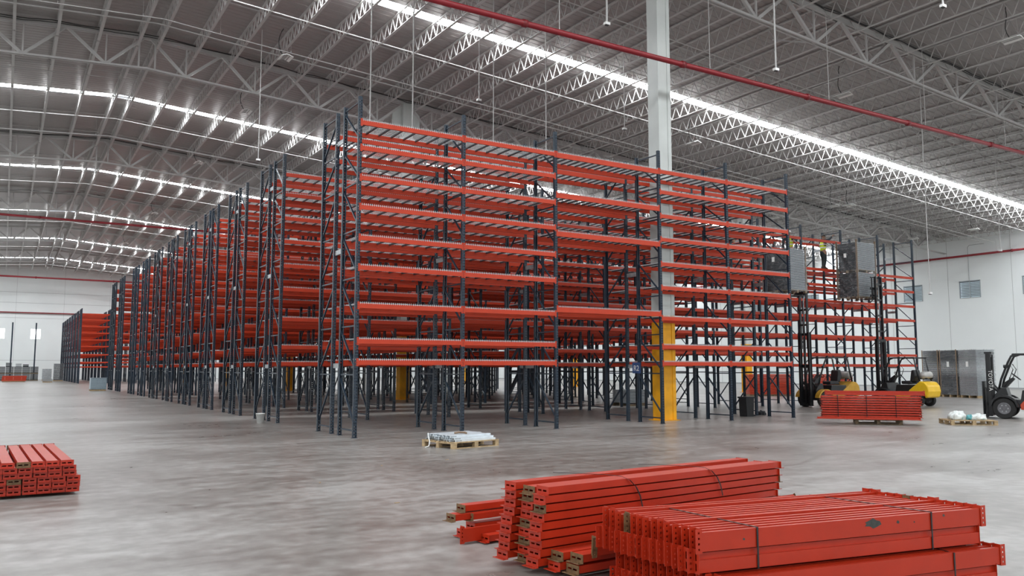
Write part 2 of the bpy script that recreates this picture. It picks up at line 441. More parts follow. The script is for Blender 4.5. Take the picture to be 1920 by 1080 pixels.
# cross bridging angles tying the joists
def bridging(y, low, lab):
    t = thing('bridging_rod', lab, 'roof bridging', (RX, y, 0), 0, 'bridging rods across the joists')
    z = -JD-.03 if low else -.07
    for a, b in ((-4, RX), (RX, XR-.5)):
        MB().bar((a-RX,0,roof(a)+z),(b-RX,0,roof(b)+z),.04,.04).build('bridging_angle', 'white_steel', t)
pos_name = ['just before', 'just past']
for n_, s in enumerate(SKY[3:]):
    for d, low, ww in ((-4.6,0,'high rod well before'),(-2.4,1,'low rod a little before'),(2.2,1,'brightly lit low rod just past'),(4.0,0,'high rod just past'),(6.6,1,'low rod well past'),(8.3,0,'high rod well past')):
        if n_ > 3 and not low: continue
        bridging(s+d, low, 'thin white %s the %s roof light' % (ww, ordinal(n_)))

# columns
def column(X, Y, lab):
    t = thing('steel_column', lab, 'column', (X, Y, 0), 0, 'building columns')
    h = .25; zt = tr_bot(X)
    def sect(z0, z1):
        return MB().box(-h,h,-h,h,z0,z1).box(-h-.015,-h,-h,h,z0,z1).box(-h-.02,-h+.12,-h-.02,-h,z0,z1).box(h-.12,h+.02,-h-.02,-h,z0,z1).box(-h,h,h,h+.01,z0,z1)
    sect(3.35, zt+1.35).build('shaft', 'column_white', t)
    sect(0.02, 3.35).build('yellow_band', 'yellow', t)['label'] = 'yellow painted foot of the column'
    MB().box(-.36,.36,-.36,.36,0,.02).build('base_plate', 'yellow', t)
    for s in (1,-1):
        MB().prism([(s*h,zt-.5),(s*(h+.55),zt+.15),(s*(h+.55),zt+.8),(s*h,zt+1.35)], 1, -.05, .05).build('bracket', 'column_white', t)
for X, Y, lab in ((18.2, 20.17, 'big white and yellow column rising through the front rack'),
                  (18.2, 40.67, 'white column with yellow foot behind the second rack bay left of centre'),
                  (18.2, 61.17, 'distant column whose yellow foot shows left of the front rack end'),
                  (18.2, 81.67, 'farther column deep behind the rack rows'),
                  (18.2, 102.17, 'column by the far group of racks'),
                  (44.4, 40.67, 'column with yellow foot seen right of the big white column'),
                  (44.4, 61.17, 'distant column seen between rack legs left of the big white column'),
                  (44.4, 81.67, 'farthest right column, hidden deep behind rack legs')):
    column(X, Y, lab)

# pipes
def pipe(name, lab, pts, r, m_, joints=0, grp=None, brackets=None):
    t = thing(name, lab, 'pipe', pts[0], 0, grp); o = Vector(pts[0])
    MB().tube([Vector(p)-o for p in pts], r, 14).build('pipe_run', m_, t, True)
    if joints:
        a, b = Vector(pts[0]), Vector(pts[-1]); L_ = (b-a).length; d = (b-a).normalized(); n = int(L_/joints)
        for i in range(1, n):
            c = a + d*(i*joints) - o
            MB().tube([c-d*.07, c+d*.07], r*1.35, 14).build('coupling', 'pipe_joint', t, True)
            MB().bar(c+d*1.2+Vector((0,0,r)), c+d*1.2+Vector((0,0,brackets or 2.5)), .014).build('hanger_rod', 'white_steel', t)
    return t
pipe('sprinkler_main', 'thick red sprinkler main crossing in front of the white column', [(-12,18.8,11.32),(XR-1.5,18.8,11.32)], .085, 'red_pipe', 6.0, brackets=3.4)
pipe('sprinkler_main', 'red sprinkler main running along the right wall', [(XR-.35,14,11.2),(XR-.35,120,11.2)], .09, 'red_pipe', 7.0, brackets=1.1)
pipe('sprinkler_main', 'red sprinkler main under the roof at upper left, past the second roof light', [(-6,80.2,14.5),(30,80.2,14.5)], .10, 'red_pipe', 8.0, brackets=1.5)
pipe('sprinkler_main', 'farther red sprinkler main low at the left, near the far wall', [(-6,121.0,13.25),(30,121.0,13.25)], .11, 'red_pipe', 9.0, brackets=2.5)
pipe('sprinkler_main', 'dark red pipe along the far wall above the windows', [(-20,YB-.3,10.1),(40,YB-.3,10.1)], .09, 'red_pipe', 0)
for n_, (y, dz) in enumerate(((24.2,-1.15),(36.0,-1.1),(44.5,-1.15),(56.5,-1.1),(65.5,-1.15),(85.5,-1.15))):
    t = thing('sprinkler_branch', 'thin sprinkler branch pipe under the joists, %s from the camera' % ordinal(n_), 'pipe', (0,y,0), 0, 'thin sprinkler branch lines')
    for a, b in ((-4, RX), (RX, XR-1)):
        MB().bar((a,0,roof(a)+dz),(b,0,roof(b)+dz),.03).build('pipe_run', 'white_steel', t)
    m_ = MB(); x = -2.0
    while x < XR-3:
        m_.lathe([(.012,0),(.012,.06),(.03,.07),(.03,.08)], (x,0,roof(x)+dz+.01), 6); m_.bar((x,0,roof(x)+dz),(x,0,roof(x)),.008, ends=False); x += 3.1
    m_.build('sprinkler_head', 'white_steel', t)

t = thing('wall_conduit', 'thin grey conduit running down the right wall to the louvre vent', 'conduit', (XR-.05, 38.75, 0))
MB().tube([(0,-1.4,12.1),(0,-.15,12.1),(0,0,11.95),(0,0,9.12)], .02, 6).build('conduit', 'galv', t)
# lamps hanging from the joists, and conduit drops
def pix_at_z(px, py, z):
    d = FW*1541 + RT*(px-960) + UPV*(540-py); return CAM + d*((z-CAM.z)/d.z)
def pix_at_y(px, py, y):
    d = FW*1541 + RT*(px-960) + UPV*(540-py); return CAM + d*(y/d.y)
def pix_at_roof(px, py, drop_):
    d = FW*1541 + RT*(px-960) + UPV*(540-py)
    for sg in (1, -1):
        t = (ZR-drop_+5*SL*sg-CAM.z)/(d.z+SL*sg*d.x)
        if (t*d.x-5)*sg >= -1e-6: break
    return CAM + d*t
def lamp(px, py, z, lab, rz=0):
    p = pix_at_roof(px, py, 1.35)
    t = thing('high_bay_lamp', lab, 'lamp', p, rz, 'white high bay lamps')
    MB().prism([(-.27,-.03),(-.05,.06),(.05,.06),(.27,-.03),(.27,-.05),(.24,-.045),(.05,.03),(-.05,.03),(-.24,-.045),(-.27,-.05)], 1, -.36, .36).build('housing', 'lamp_white', t)
    MB().box(-.05,.05,-.34,.34,.02,.03).box(-.16,-.09,-.34,.34,-.01,.0).box(.09,.16,-.34,.34,-.01,.0).build('diffuser', 'lens', t)
    zt = roof(p.x) - p.z
    m_ = MB()
    for s in (-.3, .3): m_.tube([(0,s,.06),(0,s*.6,zt)], .006, 5)
    m_.build('hanging_wire', 'white_steel', t)
    pts = [(-.1-.22*math.sin(i/8*PI), .05*math.sin(i), .07+(zt-.07)*i/8) for i in range(9)]
    MB().tube(pts, .018, 6).build('power_cable', 'cable', t)
for a in ((535,108,14.3,'white lamp hanging upper left, just left of the front rack'),
          (461,209,14.3,'white lamp above the second rack row'),
          (372,305,14.3,'white lamp at left in front of the first far roof light'),
          (290,400,14.3,'small white lamp left, over the rack row tops'),
          (236,456,14.2,'tiny white lamp far left beyond the second red main'),
          (1300,268,13.2,'white lamp just right of the big column'),
          (1580,178,13.6,'white lamp between the red main and the upper right girder'),
          (1895,74,13.4,'white lamp at the upper right picture corner'),
          (1712,447,11.6,'small white lamp above the right end rack'),
          (1592,385,12.2,'small white lamp right of the front rack top'),
          (1562,386,12.3,'small white lamp above the raised mesh pallets'),
          (1825,430,11.4,'small white lamp near the right wall top'),
          (1450,408,12.2,'small white lamp behind the front rack right end')): lamp(*a)
def drop(px, py, z, lab, thick=.018):
    p = pix_at_z(px, py, z)
    t = thing('conduit_drop', lab, 'conduit', p, 0, 'white conduit drops from the roof')
    MB().tube([(0,0,.05),(0,0,roof(p.x)-p.z)], thick, 8).build('conduit', 'white_steel', t)
    MB().box(-.09,.09,-.06,.06,-.03,.05).build('socket_box', 'lamp_white', t)
    MB().box(-.06,.06,-.04,.04,-.05,-.03).build('socket', 'black', t)
for a in ((1138,45,12.4,'white conduit drop ending left of the column top',.03), (1455,131,11.4,'white conduit drop right of the column above the red main',.028), (898,188,12.6,'white conduit drop above the second front bay'),
          (1171,242,12.0,'white conduit drop just left of the column'), (1768,12,12.5,'white conduit drop at the top right edge',.03), (693,262,10.4,'white conduit drop behind the front rack corner',.026), (773,265,10.4,'white conduit drop behind the first front bay',.026),
          (925,275,10.0,'thin white conduit drop behind the second front bay'), (1024,290,10.0,'thin white conduit drop behind the third front post'), (1744,550,5.0,'thin cable drop beside the far right rack') ,(484,300,11.0,'white conduit drop above the second rack row'), (1876,470,8.2,'white conduit drop close to the right wall')): drop(*a)

# ------------------------------------------------------------------ pallet racks
PX = [7.2, 10.1, 13.05, 16.92, 19.82, 22.75, 25.65, 28.55, 31.45, 34.35, 37.25, 40.15]
LV = [7.80, 7.16, 6.41, 5.68, 4.92, 4.19, 3.26, 2.40, 1.89]
LW = [7.80, 6.64, 5.54, 3.40]
HP, DP = 8.36, 1.10      # post height, frame depth
PW, PD = .095, .075
def post_mesh():
    mb = MB(); us = [0,.018,.036,.059,.077,.095]; vs = [0]; z = .03
    holes = set(); j = 0
    while z < HP-.06:
        vs += [z, z+.034]; holes |= {(1, len(vs)-2), (3, len(vs)-2)}; z += .076
    vs.append(HP)
    mb.holed((-PW/2,0,0),(1,0,0),(0,0,1),us,vs,holes)
    mb.holed((-PW/2+.003,.003,0),(1,0,0),(0,0,1),[0]+us[1:-1]+[.089],vs,holes)
    mb.box(-PW/2,-PW/2+.004,0,PD,0,HP).box(PW/2-.004,PW/2,0,PD,0,HP)
    mb.box(-PW/2,-PW/2+.03,PD-.004,PD,0,HP).box(PW/2-.03,PW/2,PD-.004,PD,0,HP)
    mb.box(-.07,.07,-.02,PD+.02,0,.008)
    return mb
pm = post_mesh()
me_post = pm.mesh('post', 'navy')
me_post_solid = MB().box(-PW/2,PW/2,0,PD,0,HP).mesh('post_far', 'navy')
HZ = [.17, 1.50, 2.68, 3.86, 5.04, 6.22, 7.20, 8.24]
def brace_mb(flip=False):
    mb = MB(); a, b = PD*.6, DP-PD*.6
    for z in HZ: mb.bar((0,a,z),(0,b,z),.034,.034)
    for i in range(len(HZ)-1):
        lo, hi = HZ[i]+.12, HZ[i+1]-.10
        mb.bar((0,a,lo),(0,b,hi),.042,.034)
    return mb
me_brace = brace_mb().mesh('bracing', 'navy')
BEAM_P = [(0,0),(.05,0),(.05,.075),(.028,.075),(.028,.11),(0,.11)]
def beam_mesh(Ln, h=.11):
    k = h/.11
    return MB().prism([(a, (b-.11)*k) for a, b in BEAM_P], 0, -Ln/2, Ln/2).mesh('load_beam', 'orange')
me_beam = {}
def beam_for(L_, h):
    key = (round(L_,2), h)
    if key not in me_beam: me_beam[key] = beam_mesh(L_, h)
    return me_beam[key]
def conn_mb():
    mb = MB()
    mb.holed((0,-.004,-.155),(1,0,0),(0,0,1),[0,.02,.032,.055],[0,.03,.045,.085,.10,.14,.155,.19],{(1,1),(1,3),(1,5)})
    mb.box(0,.004,-.004,.05,-.155,.035)
    return mb
me_conn = conn_mb().mesh('connector', 'orange')
me_deck = {}
def deck_for(W, n):
    key = (round(W,2), n)
    if key in me_deck: return me_deck[key]
    mb = MB(); r = .0055; d0, d1 = .0, DP
    x = -W/2+.02; nw = int(W/.055); 
    for i in range(nw+1):
        x = -W/2+.02 + i*(W-.04)/nw
        mb.bar((x,d0-.004,.004),(x,d1+.004,.004), r, r, ends=False)
        mb.bar((x,d0-.006,.034),(x,d0-.006,-.022), r*1.8, r*1.4, ends=False); mb.bar((x,d1+.006,.034),(x,d1+.006,-.022), r*1.8, r*1.4, ends=False)
    for i in range(12):
        y = .02 + i*(DP-.04)/11; mb.bar((-W/2,y,.006),(W/2,y,.006), r, r, ends=False)
    me = mb.mesh('wire_deck', 'wire')
    ch = MB()
    for i in range(n):
        x = -W/2 + (i+.5)*W/n
        ch.box(x-.022,x+.022,.045,DP-.045,-.034,-.030).box(x-.022,x-.018,.045,DP-.045,-.034,.0).box(x+.018,x+.022,.045,DP-.045,-.034,.0)
    chm = ch.mesh('support_channel', 'channel')
    me_deck[key] = (me, chm); return me_deck[key]

def run(y, face, n0, n1, lab, detail, skip=lambda b, l: False, nodeck=lambda b, l: False, cap=100):
    """one single-depth line of rack; face=+1: aisle face towards -Y (y = that face), -1: aisle face towards +Y (y = that face)"""
    t = thing('pallet_rack', lab, 'pallet rack', (PX[n0], y, 0), 0, 'blue and orange pallet racks')
    ox = PX[n0]
    R = Matrix.Rotation(0 if face > 0 else PI, 4, 'Z')
    def yy(d): return d*face
    for i in range(n0, n1+1):
        fx = PX[i]-ox
        base = inst('upright_frame', me_brace, t, mtx=Matrix.Translation((fx,0,0)) @ (Matrix.Scale(-1,4,(0,1,0)) if face < 0 else Matrix.Identity(4)))
        pmsh = me_post if detail else me_post_solid
        inst('post', pmsh, base); inst('post', pmsh, base, mtx=Matrix.Translation((0,DP,0)) @ Matrix.Rotation(PI,4,'Z'))
    nb = 0; extra = MB()
    for i in range(n0, n1):
        x0, x1 = PX[i]-ox, PX[i+1]-ox; L_ = x1-x0-PW-.004; xm = (x0+x1)/2
        wide = L_ > 3.3; lv = [q-.03 for q in (LW if wide else LV)]; h = .15 if wide else .12
        for li, z in enumerate(lv):
            if skip(i, li): continue
            for d, rot in ((0, 0), (DP, PI)):
                nb += 1
                if nb > cap:
                    for a, b, c in [(0,0,0)]: pass
                    m_ = beam_for(L_, h); rr = Matrix.Translation((xm, yy(d), z)) @ Matrix.Rotation(rot if face > 0 else rot+PI, 4, 'Z')
                    extra.add([rr @ v.co for v in m_.vertices], [tuple(p.vertices) for p in m_.polygons]); continue
                bo = inst('load_beam', beam_for(L_, h), t, mtx=Matrix.Translation((xm, yy(d), z)) @ Matrix.Rotation(rot if face > 0 else rot+PI, 4, 'Z'))
                if detail > 1 and d == 0:
                    inst('connector', me_conn, bo, mtx=Matrix.Translation((-L_/2-.045,0,0))); inst('connector', me_conn, bo, mtx=Matrix.Translation((L_/2+.045,0,0)) @ Matrix.Scale(-1,4,(1,0,0)))
            if not nodeck(i, li):
                n = 3 if wide else 2
                if detail < 2: n = 1
                for q in range(n):
                    W = L_/n; dm, cm = deck_for(W-.02, (4 if not wide else 5)*(2 if detail < 2 else 1) * (1 if not (wide and detail < 2) else 1))
                    if wide and detail < 2: dm, cm = deck_for(W-.02, 14)
                    do = inst('wire_deck', dm, t, mtx=Matrix.Translation((xm - L_/2 + (q+.5)*W, yy(0), z+.002)) @ (Matrix.Scale(-1,4,(0,1,0)) if face < 0 else Matrix.Identity(4)))
                    inst('support_channel', cm, do)
    if extra.v:
        e = extra.build('load_beam', 'orange', t); e['kind'] = 'stuff'
    return t
def spacers(t, y0, y1, n0, n1, zs=(1.72, 4.62, 7.5), sign=1):
    for i in range(n0, n1+1):
        for z in zs:
            MB().box(PX[i]-PX[n0]-.02, PX[i]-PX[n0]+.02, y0, y1, z-.06, z+.06).build('row_spacer', 'galv', t)['label'] = 'grey steel row spacer'
ROW = 2.70
def double(y, k, n0, n1, detail, **kw):
    nm = ordinal(k) + ' rack row from the camera'
    ta = run(y, 1, n0, n1, 'navy and orange pallet rack, near run of the ' + nm, detail, **kw)
    kw.pop('skip', None) if k > 1 else None
    run(y+ROW, -1, n0, n1, 'navy and orange pallet rack, rear run of the ' + nm, min(detail, 1), **kw)
    if detail: spacers(ta, DP, ROW-DP, n0, n1)
    return ta
rowA = double(18.80, 0, 0, 5, 2)
skB = lambda b, l: b >= 8 and l < 2 and not (b == 8 and l == 0)
ndB = lambda b, l: b >= 7 or (b == 6 and l < 2)
skB2 = lambda b, l: b >= 8 and l < 2
run(25.25, 1, 0, 11, 'navy and orange pallet rack, near run of the second rack row from the camera', 1, skip=skB, nodeck=ndB)
t_ = run(25.25+ROW, -1, 0, 11, 'navy and orange pallet rack, rear run of the second rack row from the camera', 1, skip=skB2, nodeck=ndB)
spacers(t_, -ROW+DP, -DP, 0, 11)
for k in range(1, 8):
    y = 25.25 + 4.66*k
    double(y, k+1, 0, 7 if k == 1 else (8 if k < 5 else 9), 1 if k < 6 else 0)
double(65.2, 9, 0, 5, 0); double(70.2, 10, 0, 5, 0)

# far group of racks beyond the cross aisle: each run one small mesh
def far_run_mb():
    mb = MB()
    for i in range(0, 6):
        for d in (0, DP-PD): mb.box(PX[i]-PX[0]-PW/2, PX[i]-PX[0]+PW/2, d, d+PD, 0, HP)
        for z in HZ: mb.bar((PX[i]-PX[0],PD,z),(PX[i]-PX[0],DP-PD,z),.03)
        for j in range(len(HZ)-1): mb.bar((PX[i]-PX[0],PD,HZ[j]+.1),(PX[i]-PX[0],DP-PD,HZ[j+1]-.1),.03)
    return mb
frm = far_run_mb().mesh('far_frames', 'navy')
fb = MB()
for i in range(0, 5):
    for z in (LV if i != 2 else LW):
        for d in (0, DP-.05): fb.box(PX[i]-PX[0]+.05, PX[i+1]-PX[0]-.05, d, d+.05, z-.12, z)
fbm = fb.mesh('far_beams', 'orange')
n_ = 0
for k in range(8):
    for half in (0, 1):
        y = 103.2 + 4.66*k + half*1.6
        t = thing('pallet_rack', 'small far off pallet rack beyond the cross aisle, %s run of its %s row' % (('near','rear')[half], ordinal(k)), 'pallet rack', (PX[0], y, 0), 0, 'blue and orange pallet racks')
        inst('upright_frames', frm, t); inst('load_beams', fbm, t)
for x in (.9, 3.9):
    tag(MB().box(x-.09,x+.09,140.9,141.1,0,8.4).build('rack_post', 'navy'), 'lone dark upright post standing before the far wall, %s of two' % ('left' if x < 2 else 'right'), 'post', 'lone posts by the far wall')
# aisle sign on the spacer of the fourth frame
sg = MB().box(-.19,.19,-.01,.0,-.22,.12).build('aisle_sign', 'blue_label', None, loc=(PX[3]-.06, 19.88+.05, 1.72))
sg.rotation_euler = (0, 0, -PI/2)
tag(sg, 'small blue and white aisle sign hung on the rack leg left of the column', 'sign')
def text(body, size, m_, parent, mtx, name='lettering'):
    cu = bpy.data.curves.new(name, 'FONT'); cu.body = body; cu.size = size; cu.align_x = 'CENTER'; cu.extrude = .001
    tmp = bpy.data.objects.new(name, cu); COL.objects.link(tmp); bpy.context.view_layer.update()
    me = bpy.data.meshes.new_from_object(tmp.evaluated_get(bpy.context.evaluated_depsgraph_get())); bpy.data.objects.remove(tmp)
    me.materials.clear(); me.materials.append(M[m_]); return inst(name, me, parent, mtx=mtx)
text('R2', .24, 'label', sg, Matrix.Translation((0,-.013,-.14)) @ Matrix.Rotation(PI/2, 4, 'X'))

# ------------------------------------------------------------------ loose beams
def fg_beam_meshes(L_, plain=False, h=.125, wd=.058, ch=.158):
    if 2.7 < L_ < 2.8: wd = .046
    prof = [(0,0),(wd,0),(wd,h*.66),(wd*.55,h*.66),(wd*.55,h),(0,h)]
    if plain: prof = [(0,0),(wd,0),(wd,h),(0,h)]
    bb = MB().prism(prof, 0, -L_/2, L_/2); bb.f = [f for f in bb.f if len(f) == 4 and not (set(f) <= set(range(len(prof))) or set(f) <= set(range(len(prof), 2*len(prof))))]
    body = bb.mesh('beam_body', 'orange_dusty')
    mb = MB(); v0 = -.010 if not plain else -.016
    # leg square to the beam, carrying two slots; leg along the beam, punched with a row of holes
    mb.holed((0,-.004,v0),(0,1,0),(0,0,1),[0,.022,.037,.066],[0,.018,.066,.084,.132,ch],{(1,1),(1,3)}, .004)
    mb.holed((0,-.004,v0),(1,0,0),(0,0,1),[0,.018,.032,.05],[0,.02,.034,.056,.07,.092,.106,.128,.142,ch],{(1,1),(1,3),(1,5),(1,7)}, .004)
    return body, mb.mesh('end_connector', 'orange_dusty'), mb.mesh('end_connector_bare', 'olive')
BM = {}
def loose_beam(mtx, L_, lab, grp, bare=0.12, rnd=random, plain=True):
    if (L_, plain) not in BM: BM[(L_, plain)] = fg_beam_meshes(L_, plain)
    body, c1, c2 = BM[(L_, plain)]
    t = bpy.data.objects.new('rack_beam', None); COL.objects.link(t); t.empty_display_size = .1; t.matrix_world = mtx
    tag(t, lab, 'beam', grp)
    inst('beam_body', body, t)
    for s in (-1, 1):
        me = c2 if rnd.random() < bare else c1
        m_ = Matrix.Translation((s*(L_/2+.001),0,0)) @ (Matrix.Identity(4) if s > 0 else Matrix.Scale(-1,4,(1,0,0)))
        o = inst('end_connector', me, t, mtx=m_)
        if me is c2: o['label'] = 'bare brownish steel end connector'
    return t
def frame_mtx(p, ang, roll=0, tilt=0):
    return Matrix.Translation(p) @ Matrix.Rotation(ang,4,'Z') @ Matrix.Rotation(tilt,4,'Y') @ Matrix.Rotation(roll,4,'X')
def strap(lab, pts, wd=.016, m_='black', grp='black steel straps'):
    """thin band along a closed polyline"""
    mb = MB(); pts = [Vector(p) for p in pts]
    for a, b in zip(pts, pts[1:]):
        mb.bar(a, b, wd, .003) if abs((b-a).normalized().z) < .7 else mb.bar(a, b, wd, .003, up=(b-a).cross(Vector((0,0,1))) if (b-a).cross(Vector((0,0,1))).length > 1e-3 else (0,1,0))
    o = mb.build('strap', m_); o.location = (0,0,0); return tag(o, lab, 'strap', grp)
ROWN = ['front row', 'second row', 'third row', 'fourth row', 'fifth row', 'sixth row', 'seventh row', 'eighth row', 'ninth row', 'tenth row', 'eleventh row', 'twelfth row', 'thirteenth row', 'fourteenth row']
rnd = random.Random(3)
# A: near right stack; beams stand upright, 4 layers
LA = 2.56; angA = math.radians(-9.9)
ua = Vector((math.cos(angA), math.sin(angA), 0)); va = Vector((-ua.y, ua.x, 0))   # va points away from the camera
cornA = Vector((3.97, 4.09, 0)); NA = 14; pA = .0725
layz = [.0, .135, .285, .42]
for li, z in enumerate(layz):
    off = va*(-.09 if li < 2 else 0) + ua*(.06 if li < 2 else 0)
    for j in range(NA):
        sh = rnd.uniform(-.012,.012) + (.030 if li % 2 else 0) - .0145*j
        p = cornA + off + va*(j*pA) + ua*(LA/2+sh) + Vector((0,0,z+.022+rnd.uniform(0,.003) + (.012 if (li == 3 and j in (5, 12, 13)) else 0)))
        fl_ = li % 2 == 0
        loose_beam(frame_mtx(p + (va*.058 if fl_ else va*0), angA + (PI if fl_ else 0)), LA, 'orange rack beam in the near strapped stack, %s, %s' % (['bottom layer','second layer','third layer','top layer'][li], ROWN[j]), 'beams in the near strapped stack', .05, rnd, plain=False)
# paint chips on the front beam
for (s, z, a, b) in ((1.50,.085,.075,.030), (1.74,.08,.014,.012), (2.2,.098,.012,.010), (.36,.06,.01,.008), (1.9,.07,.008,.006)):
    mb = MB(); n = 12; c = cornA + ua*s + Vector((0,0,.442+z)) - va*.0012
    vs = [c + ua*(a*math.cos(t*2*PI/n)*(1+.25*math.sin(3*t))) + Vector((0,0,b*math.sin(t*2*PI/n)*(1+.3*math.cos(2*t)))) for t in range(n)]
    mb.add([c]+vs, [(0,1+t,1+(t+1)%n) for t in range(n)])
    # a chip is part of its beam
    par = [o for o in COL.objects if o.get('label') == 'orange rack beam in the near strapped stack, top layer, front row'][0]
    o = mb.build('paint_chip', 'chip'); o.parent = par; o.matrix_parent_inverse = par.matrix_world.inverted(); o['label'] = 'dark chip where the orange paint is gone'
def band(corner, u, v, s, w_, z0, z1, lab, e=.006, sl=0.0):
    a = corner + u*s - v*e; b = corner + u*(s+sl) + v*(w_+e)
    return strap(lab, [a+Vector((0,0,z0)), a+Vector((0,0,z1)), b+Vector((0,0,z1)), b+Vector((0,0,z0)), a+Vector((0,0,z0))])
WA = NA*pA
band(cornA, ua, va, .47, WA, .300, .574, 'black strap round the top of the near stack, left end', sl=-.16)
band(cornA, ua, va, 2.07, WA, .300, .574, 'black strap round the top of the near stack, right end', sl=-.24)
band(cornA-va*.09+ua*.06, ua, va, 2.12, WA, .005, .283, 'black strap round the lower half of the near stack', sl=.0)
for s in (.5, 2.1):
    pass

# B: middle stack; beams lie on their side, 3 columns by 9
LB = 3.12; angB = math.radians(4.8)
ub = Vector((math.cos(angB), math.sin(angB), 0)); vb = Vector((-ub.y, ub.x, 0))
cornB = Vector((3.82, 5.70, 0))
for c in range(3):
    for j in range(9):
        sh = rnd.uniform(-.012,.012) + (-.06+.012*j)*(1 if c != 1 else .6) + (0,.03,-.02)[c]
        z = .055 + j*.0705
        if c == 1 and j == 8: z -= .02
        p = cornB + vb*(.135 + c*.195) + ub*(LB/2+sh) + Vector((0,0,z))
        loose_beam(frame_mtx(p, angB, PI/2), LB, 'orange rack beam in the middle stack, %s column, %s' % (('near','central','far')[c], ['lowest','second lowest','third from the bottom','fourth from the bottom','fifth from the bottom','fourth from the top','third from the top','second from the top','topmost'][j]), 'beams in the middle stack', .55 if c == 1 else .06, rnd)
for s, nm in ((.92,'left end'), (2.02,'right end')):
    strap('black strap over the middle stack, '+nm, [cornB+ub*(s+a)+vb*b+Vector((0,0,z)) for a,b,z in ((.20,-.012,.42),(.17,-.014,.52),(.12,-.016,.60),(.05,-.010,.665),(-.02,.02,.700),(-.10,.15,.708),(-.2,.35,.704),(-.33,.60,.700))], .014)
for s, nm in ((.75,'left'), (2.3,'right')):
    c = cornB + ub*s
    o = MB().bar(Vector((0,0,.03))-vb*.02, Vector((0,0,.03))+vb*1.25, .1, .06).build('timber_block', 'wood_dark', None, loc=c); tag(o, 'dark timber bearer under the middle stack, %s one' % nm, 'timber', 'bearers under the middle stack')
# C: loose beams left of the middle stack
for (x, y, z, roll, nm) in ((3.88,7.15,.27,PI/2,'topmost'),(3.74,7.13,.20,PI/2,'farthest left'),(3.93,7.12,.195,PI/2,'just under the topmost'),(3.78,7.00,.02,0,'standing on edge at the left'),(3.99,6.90,.02,PI/2,'nearest the middle stack'),(3.98,7.17,.09,PI/2,'lower at the back'),(3.92,7.22,.02,PI/2,'lowest at the back')):
    p = Vector((x,y,z)) + vb*(.125 if roll else 0) + ub*(LB/2)
    loose_beam(frame_mtx(p, angB+math.radians(rnd.uniform(-.6,.8)), roll), LB, 'loose orange beam sticking out left of the middle stack, ' + nm, 'loose beams left of the middle stack', .2, rnd, plain=bool(roll))
# D: tumbled beams between the two stacks
for (x, y, z, roll, nm) in ((4.04,5.72,.215,math.radians(55),'tilted over the top, left'),(3.92,5.73,.13,math.radians(60),'tilted lower, left'),(3.93,5.73,.055,math.radians(60),'lowest at left'),(3.89,5.50,.125,PI/2,'flat upper, middle'),(3.86,5.50,.05,PI/2,'flat lower, middle'),(3.96,5.33,.13,PI/2,'flat upper, right'),(3.92,5.33,.05,PI/2,'flat lower, right'),(4.06,5.25,.18,math.radians(4),'standing on edge at right')):
    p = Vector((x,y,z)) + vb*(.10 if roll > .5 else 0) + ub*(LB/2)
    loose_beam(frame_mtx(p, angB+math.radians(-2.2), roll), LB, 'orange beam tumbled between the two near stacks, ' + nm, 'tumbled beams between the near stacks', .5, rnd, plain=roll > .5)
# E: stack at the left picture edge, seen end on
angE = math.radians(91.9); LE = 2.85
ue = Vector((math.cos(angE), math.sin(angE), 0)); ve = Vector((-ue.y, ue.x, 0))      # ve points left
cornE = Vector((.86, 12.45, 0))
for j in range(6):
    for c in range(7):
        z = .05 + j*.068
        p = cornE + ve*(.05 + c*.168 + rnd.uniform(0,.012) + (.05 if j in (3,4,5) else 0) + (.03 if j == 5 else 0)) + ue*(LE/2 + rnd.uniform(-.012,.012)) + Vector((0,0,z))
        p -= ve*0
        loose_beam(frame_mtx(p, angE, PI/2), LE, 'orange beam in the left edge stack, %s layer, %s from its right side' % (('bottom','second','third','fourth','fifth','top')[j], ordinal(c)), 'beams in the left edge stack', .12, rnd)
for s, nm in ((.5,'near'), (2.2,'far')):
    o = MB().bar(Vector((0,0,.025))+ve*.05, Vector((0,0,.025))+ve*1.3, .1, .048).build('timber_block', 'wood_dark', None, loc=cornE+ue*s); tag(o, 'dark timber bearer under the left edge stack, %s one' % nm, 'timber', 'bearers under the left edge stack')

# pallets
def pallet(lab, p, rz, Lx=1.2, Ly=1.0, m_='wood', grp='wooden pallets'):
    t = thing('wooden_pallet', lab, 'pallet', p, rz, grp)
    for i in range(7):
        y = -Ly/2 + .045 + i*(Ly-.09)/6
        MB().box(-Lx/2, Lx/2, y-.045, y+.045, .118, .138).build('top_board', m_, t)
    for i in range(3):
        x = -Lx/2+.05 + i*(Lx-.1)/2
        MB().box(x-.05, x+.05, -Ly/2, Ly/2, .100, .118).build('stringer_board', m_, t)
        for j in range(3):
            y = -Ly/2+.05 + j*(Ly-.1)/2
            MB().box(x-.05, x+.05, y-.045, y+.045, .018, .100).build('block', m_, t)
    for j in range(3):
        y = -Ly/2+.05 + j*(Ly-.1)/2
        MB().box(-Lx/2, Lx/2, y-.05, y+.05, 0, .018).build('bottom_board', m_, t)
    return t
